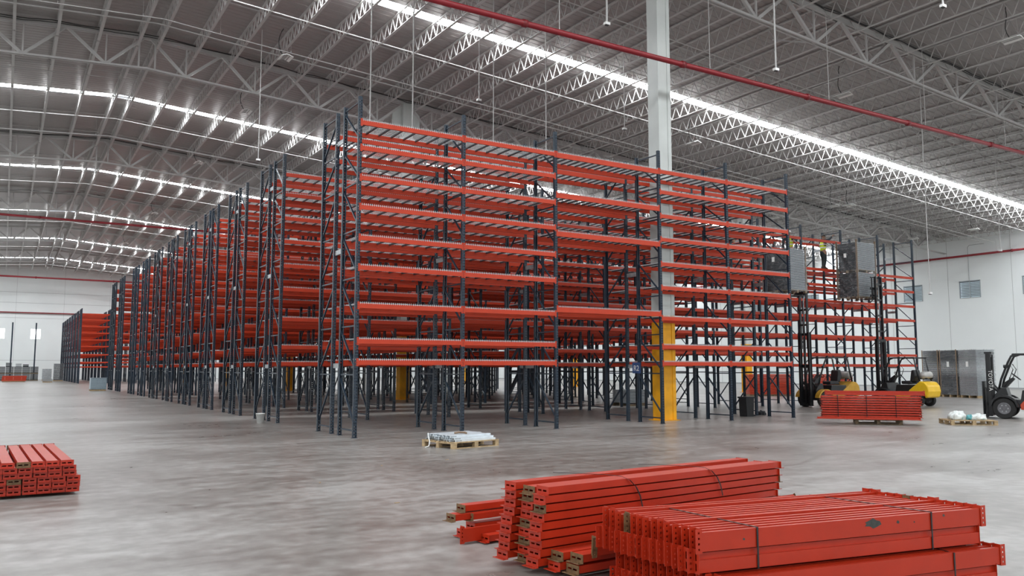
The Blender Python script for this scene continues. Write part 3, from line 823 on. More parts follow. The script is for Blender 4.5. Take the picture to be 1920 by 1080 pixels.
# galvanised channels on a pallet in front of the rack
pa = math.radians(11)
pc = Vector((8.45, 15.82, 0))
pallet('pale wooden pallet loaded with galvanised channels before the front rack', pc, pa, 1.25, 1.08)
rc = random.Random(11)
LN_ = ['bottom', 'middle', 'top']
for i in range(23):
    ly, q_ = divmod(i, 8); Lc = 1.12 - .03*(q_ % 3)
    t = thing('steel_channel', 'galvanised channel on the pallet by the front rack, %s layer, %s from the back' % (LN_[ly], ordinal(q_)), 'channel', (0,0,0), 0, 'galvanised channels on the pallet')
    q = pc + Matrix.Rotation(pa,3,'Z') @ Vector((rc.uniform(-.05,.05) + (.03-.012*q_ if ly == 2 else 0), .44 - q_*.126 + (.03 if ly == 1 else 0), 0)) + Vector((0,0,.139 + .042*ly))
    t.location = q; t.rotation_euler = (0, 0, pa+rc.uniform(-.02,.02))
    MB().box(-Lc/2,Lc/2,-.045,.045,.036,.040).box(-Lc/2,Lc/2,-.045,-.041,0,.036).box(-Lc/2,Lc/2,.041,.045,0,.036).build('channel_body', 'bright_zinc', t)
    m_ = MB()
    for k in range(10): m_.box(-Lc/2+.02+k*.016, -Lc/2+.028+k*.016, -.0455, -.045, .008, .03)
    m_.build('slots', 'chip', t)
rt = MB().tube([pc+Vector((-.66,.22,.28)), pc+Vector((-.70,.12,.2)), pc+Vector((-.72,.02,.12)), pc+Vector((-.76,-.02,.03)), pc+Vector((-.84,.0,.005))], .012, 6).build('white_strap', 'white_plastic'); tag(rt, 'loose white strap hanging off the left of the channel pallet', 'strap')
rg = MB().tube([pc+Vector((-.20,-.10,.284)), pc+Vector((-.1,-.12,.295)), pc+Vector((.02,-.16,.290)), pc+Vector((.0,-.26,.284))], .022, 7).build('glove', 'cardboard'); tag(rg, 'brown work glove lying on the galvanised channels', 'glove')

# bundle on pallets at right, seen side on
angR = math.radians(-51)
ur = Vector((math.cos(angR), math.sin(angR), 0)); vr = Vector((-ur.y, ur.x, 0))
cr_ = Vector((21.30, 16.55, 0)); LR = 2.72
RP = cr_ + ur*1.55 + vr*.35
pallet('old wooden pallet under the red beam bundle near the forklifts', (RP.x, RP.y, 0), angR, 1.3, 1.05, 'wood_dark')
rr_ = random.Random(5)
for j in range(9):
    for c in range(4):
        p = cr_ + vr*(.12+c*.17) + ur*(LR/2+rr_.uniform(-.02,.02)) + Vector((0,0,.20+j*.0715))
        loose_beam(frame_mtx(p, angR, PI/2), LR, 'red orange beam in the bundle by the forklifts, %s layer, %s from the near side' % (ordinal(8-j), ordinal(c)), 'beams in the bundle by the forklifts', .05, rr_)
for c in range(2):
    p = cr_ + vr*(.45+c*.17) + ur*(LR/2+.15) + Vector((0,0,.20+9*.0715))
    loose_beam(frame_mtx(p, angR, 0 if c else PI/2), LR, 'red orange beam laid on top of the bundle by the forklifts, %s one' % ('rear' if c else 'front'), 'beams in the bundle by the forklifts', 0, rr_)
for c in range(3):
    p = cr_ - vr*(.10+c*.13) + ur*(LR/2-.12) + Vector((0,0,.16))
    loose_beam(frame_mtx(p, angR+.01, PI/2), LR+.06, 'orange beam lying low in front of the bundle by the forklifts, %s one' % ordinal(c), 'low beams before the bundle', 0, rr_)
for s, nm in ((.45,'left'),(1.25,'middle'),(2.05,'right')):
    strap('black strap round the bundle by the forklifts, %s one' % nm, [cr_+ur*s+vr*(-.012)+Vector((0,0,.2)), cr_+ur*s+vr*(-.012)+Vector((0,0,.838)), cr_+ur*s+vr*.7+Vector((0,0,.838)), cr_+ur*s+vr*.7+Vector((0,0,.2)), cr_+ur*s+vr*(-.012)+Vector((0,0,.2))], .032)

# pallet with plastic bags
bp_ = Vector((24.55, 13.95, 0)); ab = math.radians(-40)
pallet('pale wooden pallet carrying white plastic bags before the black forklift', bp_, ab, 1.28, 1.0)
def blob(name, lab, p, sx, sy, sz, m_, seed, cat='bag', grp=None, parent=None):
    bm = bmesh.new(); bmesh.ops.create_icosphere(bm, subdivisions=4, radius=1)
    r_ = random.Random(seed); ph = [r_.uniform(0,6) for _ in range(9)]
    for v in bm.verts:
        n = v.co.copy(); k = 1 + .16*math.sin(5*n.x+ph[0])*math.sin(6*n.y+ph[1]) + .10*math.sin(11*n.y+ph[2]+3*n.z) + .08*math.sin(13*n.x+ph[3]+5*n.y) + .05*math.sin(23*n.x+17*n.y+ph[4])
        v.co = Vector((n.x*sx*k, n.y*sy*k, max(n.z,-.45)*sz*k + .45*sz))
    for v in bm.verts:
        if v.co.z < .0: v.co.z = 0
    me = bpy.data.meshes.new(name); bm.to_mesh(me); bm.free(); me.materials.append(M[m_])
    for q in me.polygons: q.use_smooth = True
    o = inst(name, me, parent, p)
    if lab: tag(o, lab, cat, grp)
    return o
Rb = Matrix.Rotation(ab, 3, 'Z')
blob('plastic_bag', 'white crumpled plastic bag on the left of the bag pallet', bp_+Rb@Vector((-.30,-.05,.139)), .26, .2, .17, 'bag', 1, grp='bags on the pallet')
blob('plastic_bag', 'white and green bag on the right of the bag pallet', bp_+Rb@Vector((.27,-.08,.139)), .24, .18, .12, 'bag', 2, grp='bags on the pallet')
blob('plastic_bag', 'small teal plastic bag in the middle of the bag pallet', bp_+Rb@Vector((.02,-.12,.139)), .10, .10, .10, 'teal_bag', 3, grp='bags on the pallet')
blob('rag', 'black rag heap on the floor left of the bundle, right piece', pix_at_z(1428,778,0), .16, .12, .10, 'crown', 4, 'rag', 'black rags on the floor')
blob('rag', 'thin black rag on the floor near the rack end, left piece', pix_at_z(1411,780,0), .13, .07, .04, 'crown', 5, 'rag', 'black rags on the floor')

# stacks of mesh decks
def deck_stack(mb_name, x0, x1, y0, y1, z0, z1, t, mt='deckstack', pitch=.055):
    """a block of flat wire decks lying on each other"""
    lt = MB(); dk = MB(); n = max(2, int((z1-z0)/pitch)); p = (z1-z0)/n; r_ = random.Random(int(x0*10))
    for i in range(n):
        e = r_.uniform(0,.012); z = z0+i*p
        dk.box(x0+.03, x1-.03, y0+.03, y1-.03, z, z+p*.45)
        # rim wires of every deck
        for a, b in (((x0+e,y0+e),(x1-e,y0+e)),((x1-e,y0+e),(x1-e,y1-e)),((x1-e,y1-e),(x0+e,y1-e)),((x0+e,y1-e),(x0+e,y0+e))):
            lt.bar((a[0],a[1],z+p*.55),(b[0],b[1],z+p*.55),.012,p*.42)
    dk.build('mesh_decks', mt, t); lt.build('deck_rims', 'decklight' if mt == 'decklight' else mt, t)
def wrapped(lab, p, sx, sy, z0, tiers, rz=0, film=True, light='x', posts=True, grp=None, corner=True):
    """pallet load of mesh decks; origin at the pallet's near corner"""
    t = thing('mesh_deck_load', lab, 'pallet load', (p[0], p[1], z0), rz, grp)
    z = 0
    for (h) in tiers:
        for i in range(5): MB().box(0, sx, i*(sy-.1)/4, i*(sy-.1)/4+.1, z+.10, z+.12).build('pallet_board', 'wood_dark', t)
        for i in range(3):
            for j in range(3):
                MB().box(i*(sx-.1)/2, i*(sx-.1)/2+.1, j*(sy-.1)/2, j*(sy-.1)/2+.1, z, z+.10).build('pallet_block', 'wood_dark', t)
        deck_stack('decks', .03, sx-.03, .03, sy-.03, z+.12, z+h, t)
        m_ = MB()     # bright cut wire ends on the short side
        n = int((h-.12)/.055)
        for i in range(n):
            m_.box(.05, sx-.05, .012, .03, z+.135+i*(h-.12)/n, z+.16+i*(h-.12)/n)
        m_.build('wire_ends', 'decklight', t)
        z += h
    if corner:
        for (x, y) in ((-.01,-.01),(sx-.05,-.01),(-.01,sy-.05)):
            MB().box(x, x+.06, y, y+.012, .02, z+.12).box(x, x+.012, y, y+.06, .02, z+.12).build('corner_board', 'cardboard', t)
    if film:
        MB().box(-.02, sx+.02, -.02, sy+.02, .05, z+.03).build('stretch_film', 'film', t)
    for (x, y, zz) in ((-.024, sy*.55, z*.78),):
        MB().box(x-.004, x, y-.07, y+.07, zz-.1, zz+.1).build('paper_label', 'label', t)
    return t
wrapped('film wrapped mesh deck load lifted by the left forklift', (27.75,23.0), 1.13, 1.37, 4.83, (1.86,), grp='raised mesh deck loads')
wrapped('double tier wrapped mesh deck load lifted high by the bright yellow forklift', (33.75,24.0), 1.43, 1.12, 4.90, (1.25,1.42), grp='raised mesh deck loads')
dS = Vector((-.35,-.94,0)).normalized(); aS = math.atan2(dS.y, dS.x) + PI/2
for i, (nm) in enumerate(('left of three by the right wall, dark','middle of three by the right wall, dark, labelled','right of three by the right wall, pale')):
    q = Vector((47.75,29.85,0)) + dS*(1.52*(i+1))
    t = thing('mesh_deck_load', 'tall stack of grey mesh decks, ' + nm, 'pallet load', q, aS, 'mesh deck stacks by the right wall')
    for j in range(3): MB().box(0,1.2,j*.6,j*.6+.1,0,.13).build('pallet_bearer','wood',t)
    deck_stack('decks', 0, 1.2, 0, 1.36, .14, 2.72, t, 'deckstack' if i < 2 else 'decklight', .07)
    if i < 2: MB().box(-.02,.0,-.02,.05,.1,2.75).box(-.02,.0,1.32,1.38,.1,2.75).build('corner_board','cardboard',t)
    if i > 0: MB().box(-.02,-.005,.6,.78,1.75,2.05).build('paper_label','label',t)
    MB().box(-.015,1.215,-.015,1.375,.14,2.74).build('stretch_film','film',t)
# grey stack seen behind the column
t = thing('mesh_deck_load', 'low stack of grey mesh decks on a pallet behind the white column', 'pallet load', (23.45,28.35,0), 0)
for j in range(3): MB().box(0,1.15,j*.5,j*.5+.1,0,.13).build('pallet_bearer','wood_dark',t)
deck_stack('decks', 0, 1.15, 0, 1.1, .14, .72, t, 'decklight', .06)
# dark bin and bucket
b_ = thing('waste_bin', 'black plastic bin standing behind the rack right of the column', 'bin', (22.05, 20.25, 0))
MB().prism([(-.16,0),(.16,0),(.20,.62),(-.20,.62)], 1, -.17, .17).build('bin_body', 'black', b_); MB().box(-.22,.22,-.2,.2,.62,.68).build('lid', 'black', b_)
k_ = pix_at_z(488,793,0)
b_ = thing('bucket', 'small white plastic bucket by the foot of the second rack row', 'bucket', k_)
MB().lathe([(.10,0),(.13,.27),(.14,.27),(.14,.29),(.125,.29),(.095,.02)], (0,0,0), 20).build('bucket_body', 'white_plastic', b_, True)
MB().tube([(.14*math.cos(a),.02,.26-.12*math.sin(a)) for a in [i*PI/8 for i in range(9)]], .004, 5).build('handle', 'wire', b_)
# small debris on the floor
for n_, (px, py) in enumerate(((745,943),(716,873),(1005,800),(838,862),(600,905),(1230,905))):
    q = pix_at_z(px, py, 0); o = MB().box(-.035,.03,-.01,.012,0,.006).build('wood_chip', 'wood', None, loc=q); o.rotation_euler = (0,0,n_*1.1)
    tag(o, 'tiny wood scrap lying on the open floor, %s from the left' % ['third','second','fifth','fourth','first','sixth'][n_], 'scrap', 'scraps on the floor')

# wrapped box at left, by the far rack legs
q = Vector((5.55, 68.2, 0))
t = thing('wrapped_crate', 'pale blue wrapped box on a pallet beside the left rack legs', 'box', q)
for j in range(3): MB().box(0,1.05,j*.45,j*.45+.1,0,.1).build('pallet_bearer','wood',t)
bevel(MB().box(0,1.08,0,1.0,.1,.95).build('box_body','grey_plastic',t), .05); MB().box(-.04,1.1,-.03,.6,.95,.97).build('top_sheet','grey_plastic',t)
# rows of far stacks at the left
rs = random.Random(9)
for i in range(7):
    x = -2.6 + i*.97
    for lv_ in range(2):
        t = thing('mesh_deck_load', 'distant dark mesh deck stack by the far left wall, %s of its row, %s' % (ordinal(i), ('lower tier','upper tier')[lv_]), 'pallet load', (x, 131.0, lv_*.955), 0, 'dark stacks by the far wall')
        MB().box(0,.95,0,1.0,0,.1).build('pallet_bearer','wood_dark',t); deck_stack('decks', 0,.95,0,1.0,.1,.98+.0*lv_, t, 'deckstack', .12)
for i, (x, z) in enumerate(((.3,2.02),(1.45,2.02),(2.3,2.02))):
    t = thing('mesh_deck_load', 'small grey bundle on top of the distant dark stacks, %s from the left' % ordinal(i), 'pallet load', (x,131.1,1.90), 0, 'bundles on the distant stacks')
    deck_stack('decks', 0,.7,0,.7,.0,.55-.1*i, t, 'decklight' if i == 1 else 'deckstack', .12)
for i, (x, y, sx, h, m_, nm) in enumerate(((4.55,128,1.1,1.6,'decklight','tall pale'),(5.7,124,1.1,2.3,'deckstack','tall dark, against the far racks'),(4.1,113,1.0,.45,'decklight','low pale'))):
    t = thing('mesh_deck_load', 'distant %s pallet load at the far left' % nm, 'pallet load', (x,y,0), 0, 'distant pallet loads')
    MB().box(0,sx,0,1.0,0,.12).build('pallet_bearer','wood',t); deck_stack('decks', 0,sx,0,1.0,.12,h, t, m_, .12); 
    if h > 1: MB().box(-.02,sx+.02,-.02,1.02,.1,h+.02).build('stretch_film','film',t)
for i in range(5):
    o = MB().box(0,2.6,0,.12,0,.11).build('rack_beam', 'orange', None, loc=(-.1+.02*i, 119.0, .12+.13*i)); tag(o, 'distant orange beam in the small far left pile, %s from the floor' % ordinal(i), 'beam', 'distant orange beam pile')
o = MB().box(0,2.4,0,.6,0,.11).build('wooden_pallet', 'wood_dark', None, loc=(0,118.8,0)); tag(o, 'pallet under the small far left pile of orange beams', 'pallet')
# distant red beam piles seen between the rack legs
for i, (x, y) in enumerate(((38.0,34.6),(41.9,33.4))):
    for j in range(12):
        o = MB().box(0,2.7,0,.85,0,.085).build('rack_beam', 'orange', None, loc=(x-.02*(j%3), y, .12+.1*j)); o.rotation_euler = (0,0,-.5)
        tag(o, 'layer of red beams in the %s floor pile beyond the racks, %s from the floor' % (('left','right')[i], ordinal(j)), 'beam', 'beam piles beyond the racks')
    o = MB().box(0,2.6,.05,.8,0,.115).build('wooden_pallet', 'wood_dark', None, loc=(x,y,0)); o.rotation_euler = (0,0,-.5); tag(o, 'pallet under the %s pile of red beams beyond the racks' % ('left','right')[i], 'pallet')

# ------------------------------------------------------------------ forklifts
def forklift(lab, p, heading, body_m, accent, mast_h, lift, guard_m='black', tank=True, closed=False):
    """origin on the floor midway between the front wheels, +x forward"""
    t = thing('forklift', lab, 'forklift', p, heading, 'forklift trucks')
    hw = .52
    # chassis
    ch = MB().prism([(-1.30,.34),(-.42,.34),(-.34,.58),(.18,.62),(.24,.30),(.30,.30),(.30,.74),(.10,1.02),(-.06,1.02),(-.14,.66),(-.46,.62),(-.52,.94),(-1.30,.94)], 1, -hw+.06, hw-.06).build('chassis', accent, t); bevel(ch, .02)
    cw = MB().prism([(-1.10,.58),(-1.80,.58),(-1.84,.36),(-1.96,.42),(-2.02,.66),(-1.98,.90),(-1.84,1.06),(-1.62,1.10),(-1.10,.70)], 1, -hw+.02, hw-.02).build('counterweight', body_m, t); bevel(cw, .05, 3)
    if body_m != accent or True:
        for s in (1,-1):
            bevel(MB().prism([(-1.16,.30),(-1.16,.60),(-.56,.60),(-.44,.46),(-.46,.30)], 1, s*(hw-.07), s*(hw+.0)).build('side_panel', body_m, t), .015)
            fd = [(.42*math.cos(a), .36+.42*math.sin(a)) for a in [PI*(.98-i*.085) for i in range(12)]]
            MB().prism(fd + [(x*.86, .36+(z-.36)*.86) for x, z in fd[::-1]], 1, s*(hw-.02), s*(hw+.24)).build('mudguard', body_m if body_m == 'fork_yellow' else accent, t)
    # wheels
    def wheel(nm, x, y, r, wd):
        wt = MB().lathe([(r*.55,-wd/2),(r*.93,-wd/2),(r,-wd*.36),(r,wd*.36),(r*.93,wd/2),(r*.55,wd/2)], (x,y,r), 28, 'y').build(nm, 'rubber', t)
        MB().lathe([(r*.15,-wd*.57),(r*.18,-wd*.51),(r*.40,-wd*.51),(r*.50,-wd*.55),(r*.57,-wd*.53),(r*.57,wd*.53),(r*.50,wd*.55),(r*.40,wd*.51),(r*.18,wd*.51),(r*.15,wd*.57)], (x,y,r), 20, 'y').build('rim', 'rim', wt)
        lug = MB()
        for k in range(6):
            a = k*PI/3
            for s in (-1, 1): lug.lathe([(.022,s*wd*.50),(.022,s*wd*.58)], (x+r*.33*math.cos(a),y,r+r*.33*math.sin(a)), 8, 'y')
        lug.build('wheel_nuts', 'galv', wt)
    for s in (1,-1):
        wheel('front_wheel', 0, s*(hw+.10), .34, .22); wheel('rear_wheel', -1.50, s*(hw-.08), .27, .18)
    # overhead guard
    for s in (1,-1):
        y = s*(hw-.06)
        MB().tube([(.14,y,.98),(.06,y,1.30),(-.16,y,1.86),(-.26,y,2.06),(-.42,y,2.12)], .036, 8).build('guard_front_post', guard_m, t, True)
        MB().tube([(-1.62,y,1.10),(-1.50,y,1.55),(-1.40,y,2.06),(-1.30,y,2.12)], .036, 8).build('guard_rear_post', guard_m, t, True)
    g = MB().box(-1.42,-.30,-hw+.02,-hw+.09,2.09,2.15).box(-1.42,-.30,hw-.09,hw-.02,2.09,2.15)
    for k in range(8): g.box(-1.40+k*.155,-1.36+k*.155,-hw+.05,hw-.05,2.10,2.14)
    g.build('overhead_guard', guard_m, t)
    MB().tube([(-.05,hw-.04,1.05),(-.18,hw+.02,1.30),(-.30,hw+.02,1.62),(-.20,hw-.05,1.80)], .014, 6).tube([(-.05,-hw+.04,1.05),(-.18,-hw-.02,1.30),(-.30,-hw-.02,1.62),(-.20,-hw+.05,1.80)], .014, 6).build('grab_handle', guard_m, t)
    # cab
    st = MB().prism([(-1.18,.96),(-.64,.96),(-.62,1.10),(-1.05,1.12)], 1, -.25, .25).build('seat', 'vinyl', t); bevel(st, .04, 3)
    bk = MB().prism([(-1.18,1.05),(-1.02,1.08),(-1.10,1.58),(-1.24,1.60),(-1.30,1.30)], 1, -.24, .24).build('seat_back', 'vinyl', st); bevel(bk, .05, 3)
    col_ = MB().prism([(.12,1.00),(-.04,1.00),(-.30,1.30),(-.24,1.36),(.02,1.18)], 1, -.12, .12).build('steering_column', 'black', t)
    rim_pts = [Vector((-.33,0,1.38)) + Vector((math.cos(a)*.17*.75, math.sin(a)*.17, math.cos(a)*.17*.66)) for a in [i*2*PI/18 for i in range(19)]]
    MB().tube(rim_pts, .013, 6, False).tube([rim_pts[0], rim_pts[9]], .01, 5).tube([rim_pts[4], rim_pts[13]], .01, 5).build('steering_wheel', 'black', t, True)
    for k in range(3): MB().tube([(-.02,-.20-.06*k,1.05),(-.12,-.20-.06*k,1.32)], .008, 6).lathe([(.018,0),(.018,.04)], (-.12,-.20-.06*k,1.31), 8).build('control_lever', 'black', t)
    if tank:
        tk = MB().lathe([(.02,-.38),(.11,-.36),(.155,-.28),(.155,.28),(.11,.36),(.02,.38)], (-1.66,0,1.36), 20, 'y').build('gas_tank', 'tank', t, True)
        MB().box(-1.84,-1.48,-.24,-.20,1.18,1.24).box(-1.84,-1.48,.20,.24,1.18,1.24).build('tank_cradle', 'black', tk)
    # lamps
    for s in (1,-1):
        MB().lathe([(.05,0),(.06,.05),(.045,.07)], (-.09,s*(hw-.02),1.72), 12, 'x').build('work_lamp', 'black', t)
    # mast
    mx_ = .44
    yr = .30
    for s in (1,-1):
        MB().box(mx_-.07,mx_+.07,s*yr-.02,s*yr+.02,.06,mast_h).box(mx_-.07,mx_-.055,s*yr-.05,s*yr+.05,.06,mast_h).box(mx_+.055,mx_+.07,s*yr-.05,s*yr+.05,.06,mast_h).build('outer_mast_rail', 'black', t)
        ih = max(mast_h+.0, lift+1.0 if lift > 1 else mast_h)
        MB().box(mx_-.05,mx_+.05,s*(yr-.08)-.03,s*(yr-.08)+.03,.10 if lift < 1 else mast_h*.78,ih).build('inner_mast_rail', 'black', t)
    for z in [.25, mast_h*.55, mast_h-.08]: MB().box(mx_-.08,mx_-.04,-yr,yr,z-.06,z+.06).build('mast_crossbar', 'black', t)
    if lift > 1:
        n = 4
        for k in range(n): z = mast_h + (ih-mast_h)*(k+.5)/n; MB().box(mx_-.03,mx_+.01,-yr+.08,yr-.08,z-.04,z+.04).build('mast_crossbar', 'black', t)
    MB().tube([(mx_,0,.15),(mx_,0,mast_h*.95)], .045, 10).build('lift_cylinder', 'black', t, True)
    if lift > 1: MB().tube([(mx_,0,mast_h*.95),(mx_,0,ih-.1)], .024, 10).build('piston_rod', 'galv', t, True)
    for s in (1,-1):
        MB().tube([(mx_-.10,s*.12,.7),(mx_-.10,s*.12,mast_h*.97)], .012, 6).build('hose', 'cable', t)
        MB().tube([(.05,s*.30,.72),(mx_-.06,s*.30,1.10)], .04, 8).build('tilt_cylinder', 'black', t)
    # carriage and forks
    z = lift
    cg = MB().box(mx_+.07,mx_+.11,-.48,.48,z+.06,z+.16).box(mx_+.07,mx_+.11,-.48,.48,z+.40,z+.50)
    for s in (-.36,-.12,.12,.36): cg.box(mx_+.07,mx_+.10,s-.02,s+.02,z+.1,z+.95)
    cg.box(mx_+.07,mx_+.10,-.46,.46,z+.93,z+.97); cg = cg.build('carriage', 'black', t)
    for s in (1,-1):
        MB().box(mx_+.11,mx_+.15,s*.24-.06,s*.24+.06,z-.04,z+.50).prism([(mx_+.11,z-.04),(mx_+1.10,z-.04),(mx_+1.14,z-.03),(mx_+.15,z+.0)], 1, s*.24-.06, s*.24+.06).build('fork', 'black', t)
    if closed:   # front plate and mast guard plate of the parked truck
        MB().box(mx_-.10,mx_-.08,-.34,.34,.10,1.15).build('mast_plate', 'black', t)
        MB().box(mx_+.16,mx_+.19,-.50,.50,.10,1.22).build('load_plate', 'black', t)
        MB().box(mx_+.14,mx_+.155,-.3,-.12,.3,.5).build('decal', 'label', t)
        MB().box(-.02+mx_-.1,mx_+.10,-.36,.36,mast_h-.03,mast_h+.03).build('mast_cap', 'black', t)
    return t
f1 = forklift('golden yellow forklift partly behind the end of the front rack', (29.85, 23.55, 0), math.radians(168), 'fork_yellow', 'black', 3.2, 4.80)
f2 = forklift('bright yellow and black forklift with its mast raised, before the end rack', (34.46, 23.0, 0), math.radians(92), 'fork_yellow2', 'black', 3.0, 4.90)
f3 = forklift('black and orange red forklift at the right picture edge', (28.85, 15.05, 0), math.radians(112), 'fork_red', 'black', 2.18, .05, tank=False, closed=True)
# brand lettering running up the mast of the parked truck
text('TOYOTA', .17, 'label', f3, Matrix.Translation((.44,.355,1.25)) @ Matrix.Rotation(PI/2,4,'Z') @ Matrix.Rotation(0,4,'X') @ Matrix(((1,0,0,0),(0,1,0,0),(0,0,1,0),(0,0,0,1))) @ Matrix.Rotation(PI/2,4,'Y') @ Matrix.Rotation(PI/2,4,'Z') if False else Matrix(((0,-1,0,.44),(0,0,1,.356),(-1,0,0,1.25),(0,0,0,1))) )

# ------------------------------------------------------------------ people
def skin_body(name, joints, edges, m_, parent=None, sub=2):
    me = bpy.data.meshes.new(name); me.from_pydata([j[0] for j in joints], edges, []); me.update()
    me.materials.append(M[m_])
    o = inst(name, me, parent)
    sk_ = o.modifiers.new('skin', 'SKIN'); sk_.use_smooth_shade = True
    lay = me.skin_vertices[0].data if me.skin_vertices else None
    if lay is None:
        bm = bmesh.new(); bm.from_mesh(me); bm.verts.layers.skin.verify(); bm.to_mesh(me); bm.free(); lay = me.skin_vertices[0].data
    for i, j in enumerate(joints):
        r = j[1]; lay[i].radius = r if isinstance(r, tuple) else (r, r)
    lay[0].use_root = True
    s_ = o.modifiers.new('sub', 'SUBSURF'); s_.levels = sub; s_.render_levels = sub
    return o
def person(lab, p, rz, bend=0.0, hands=((.30,.30,1.05),(.30,-.30,1.05)), feet=((.08,.12),(-.08,-.12)), helmet=None):
    """x forward, y left. bend leans the upper body forwards"""
    t = thing('person', lab, 'person', p, rz, 'workers in high visibility vests')
    hip = Vector((0,0,.93)); cb, sb = math.cos(bend), math.sin(bend)
    def up(x, y, z): return hip + Vector((x*cb + z*sb, y, -x*sb + z*cb))
    waist, chest, neck, head = up(0,0,.18), up(.01,0,.38), up(.01,0,.54), up(.03,0,.66)
    J = [(hip,(.095,.07)),(waist,(.085,.065)),(chest,(.145,.10)),(neck,(.055,.055)),(up(.02,0,.60),(.055,.06)),(head,(.075,.09)),(up(.03,0,.76),(.06,.075))]
    E_ = [(0,1),(1,2),(2,3),(3,4),(4,5),(5,6)]
    def addj(q, r, a): J.append((q, r)); E_.append((a, len(J)-1)); return len(J)-1
    legs = []
    for s, (fx, fy) in zip((1,-1), feet):
        h_ = hip + Vector((0,s*.10,-.04)); ank = Vector((fx,fy,.09)); kn = (h_+ank)/2 + Vector((.05,0,0))
        a = addj(h_,(.095,.095),0); b = addj(kn,(.06,.06),a); c = addj(ank,(.042,.042),b); addj(ank+Vector((.14,0,-.045)),(.04,.032),c); legs.append((h_,kn,ank))
    arms = []
    for s, hd in zip((1,-1), hands):
        sh = up(0,s*.19,.46); hd = Vector(hd); el = (sh+hd)/2 + Vector((-.03,s*.05,-.06))
        a = addj(sh,(.062,.062),2); b = addj(el,(.042,.042),a); c = addj(hd,(.028,.028),b)
        d = (hd-el).normalized(); side = d.cross(Vector((0,0,1))).normalized() if abs(d.z) < .95 else Vector((0,1,0)); nrm = side.cross(d)
        palm = hd + d*.05; pj = addj(palm,(.034,.018),c)
        for k in range(4):
            f0 = palm + d*.035 + side*(.026-.0175*k); l = (.062,.072,.068,.052)[k]
            i1 = addj(f0,(.0095,.0095),pj); i2 = addj(f0+d*l*.6-nrm*.008,(.009,.009),i1); addj(f0+d*l*.85-nrm*.03,(.008,.008),i2)
        i1 = addj(palm+side*.042,(.011,.011),pj); addj(palm+side*.058+d*.032-nrm*.01,(.009,.009),i1)
        arms.append((sh,el,hd))
    body = skin_body('body', J, E_, 'skin', t)
    # face
    f = head
    def loc(x, y, z): return up(.03+x, y, .66+z)
    MB().tube([loc(.078,0,.02), loc(.105,0,-.012), loc(.08,0,-.03)], .013, 6).build('nose', 'skin', body, True)
    for s in (1,-1):
        MB().lathe([(.002,-.012),(.011,-.006),(.011,.006),(.002,.012)], loc(.074,s*.03,.025), 8, 'x').build('eye', 'hair', body, True)
        MB().lathe([(.008,-.008),(.024,-.004),(.022,.006),(.005,.01)], loc(-.005,s*.085,.0), 8, 'y').build('ear', 'skin', body, True)
    MB().box(-.003,.003,-.024,.024,-.004,.004).build('mouth', 'hair', body, loc=loc(.078,0,-.052))
    # hair or helmet
    hm = MB(); n = 14
    for i in range(6):
        a = i/5*PI/2
        for q in range(n):
            b = q*2*PI/n; r = (.098 if helmet is None else .118)
            hm.v.append(tuple(loc(r*1.1*math.cos(a)*math.cos(b)-.008, r*math.cos(a)*math.sin(b), .035+r*.95*math.sin(a))))
    hm.f = [(i*n+q, i*n+(q+1)%n, (i+1)*n+(q+1)%n, (i+1)*n+q) for i in range(5) for q in range(n)]
    hm = hm.build('hair' if helmet is None else 'helmet', 'hair' if helmet is None else helmet, t, True)
    so = hm.modifiers.new('s','SOLIDIFY'); so.thickness = .012
    if helmet: MB().prism([(.06,-.08),(.15,-.05),(.15,.05),(.06,.08)],2,0,.012).build('brim', helmet, hm).matrix_local = Matrix.Translation(loc(.02,0,.035)) @ Matrix.Rotation(bend,4,'Y')
    # clothes
    def sl(name, pts, m_, par=t): return skin_body(name, pts, [(i,i+1) for i in range(len(pts)-1)], m_, par)
    T = [(hip+Vector((0,0,.06)),(.158,.118)), (hip,(.165,.125)), (hip-Vector((0,0,.07)),(.15,.12))]; ed = [(0,1),(1,2)]
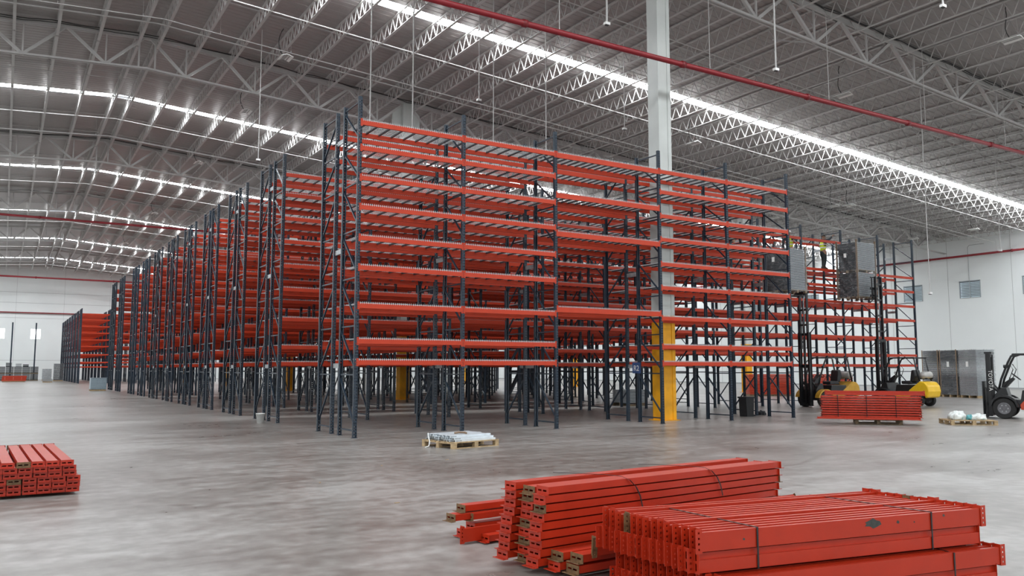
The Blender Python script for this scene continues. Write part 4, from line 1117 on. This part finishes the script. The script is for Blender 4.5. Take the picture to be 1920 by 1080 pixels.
    for (h_,kn,ank) in legs:
        i = len(T); T += [(h_-Vector((0,0,.06)),(.108,.108)),(kn,(.078,.078)),(ank+Vector((0,0,.02)),(.066,.066))]; ed += [(1,i),(i,i+1),(i+1,i+2)]
    skin_body('trousers', T, ed, 'trousers', t)
    S = [(up(0,0,-.03),(.156,.118)),(waist,(.146,.11)),(chest,(.175,.125)),(up(.01,0,.49),(.09,.08))]; ed = [(0,1),(1,2),(2,3)]
    for (sh,el,hd) in arms:
        i = len(S); S += [(sh,(.075,.075)),(el,(.056,.056)),((el*.25+hd*.75),(.044,.044))]; ed += [(2,i),(i,i+1),(i+1,i+2)]
    skin_body('shirt', S, ed, 'shirt', t)
    v_ = skin_body('safety_vest', [(up(0,0,-.07),(.185,.14)),(waist,(.170,.132)),(chest,(.200,.148)),(up(.01,0,.47),(.115,.10))], [(0,1),(1,2),(2,3)], 'vest', t)
    bd = MB(); n = 20
    for (zz, rx, ry) in ((.12,.142,.186),(.28,.152,.200)):
        r0 = [up(rx*math.cos(a), ry*math.sin(a), zz-.025) for a in [i*2*PI/n for i in range(n)]]; r1 = [up(rx*math.cos(a), ry*math.sin(a), zz+.025) for a in [i*2*PI/n for i in range(n)]]
        k = len(bd.v); bd.v += [tuple(q) for q in r0+r1]; bd.f += [(k+i,k+(i+1)%n,k+n+(i+1)%n,k+n+i) for i in range(n)]
    bd.build('reflective_band', 'reflective', v_)
    for (h_,kn,ank), (fx,fy) in zip(legs, feet):
        bt = MB().prism([(-.09,0),(.19,0),(.20,.05),(.08,.10),(.05,.17),(-.08,.17)], 1, -.052, .052).build('boot', 'boot', t, loc=(fx,fy,0)); bevel(bt, .02, 2)
    return t
person('worker in yellow vest bending over, seen through the front rack right end', (27.35, 25.75, 6.43), math.radians(20), .75, ((.62,.22,.72),(.60,-.20,.70)))
person('worker in white helmet and yellow vest behind the left raised load', (31.35, 25.85, 6.43), math.radians(200), .1, ((.30,.30,1.20),(.32,-.28,1.15)), helmet='helmet')
person('worker in yellow vest standing on the end rack, reaching up to a post', (33.62, 25.75, 6.43), math.radians(-10), .05, ((.36,.28,1.55),(.50,-.14,1.66)))
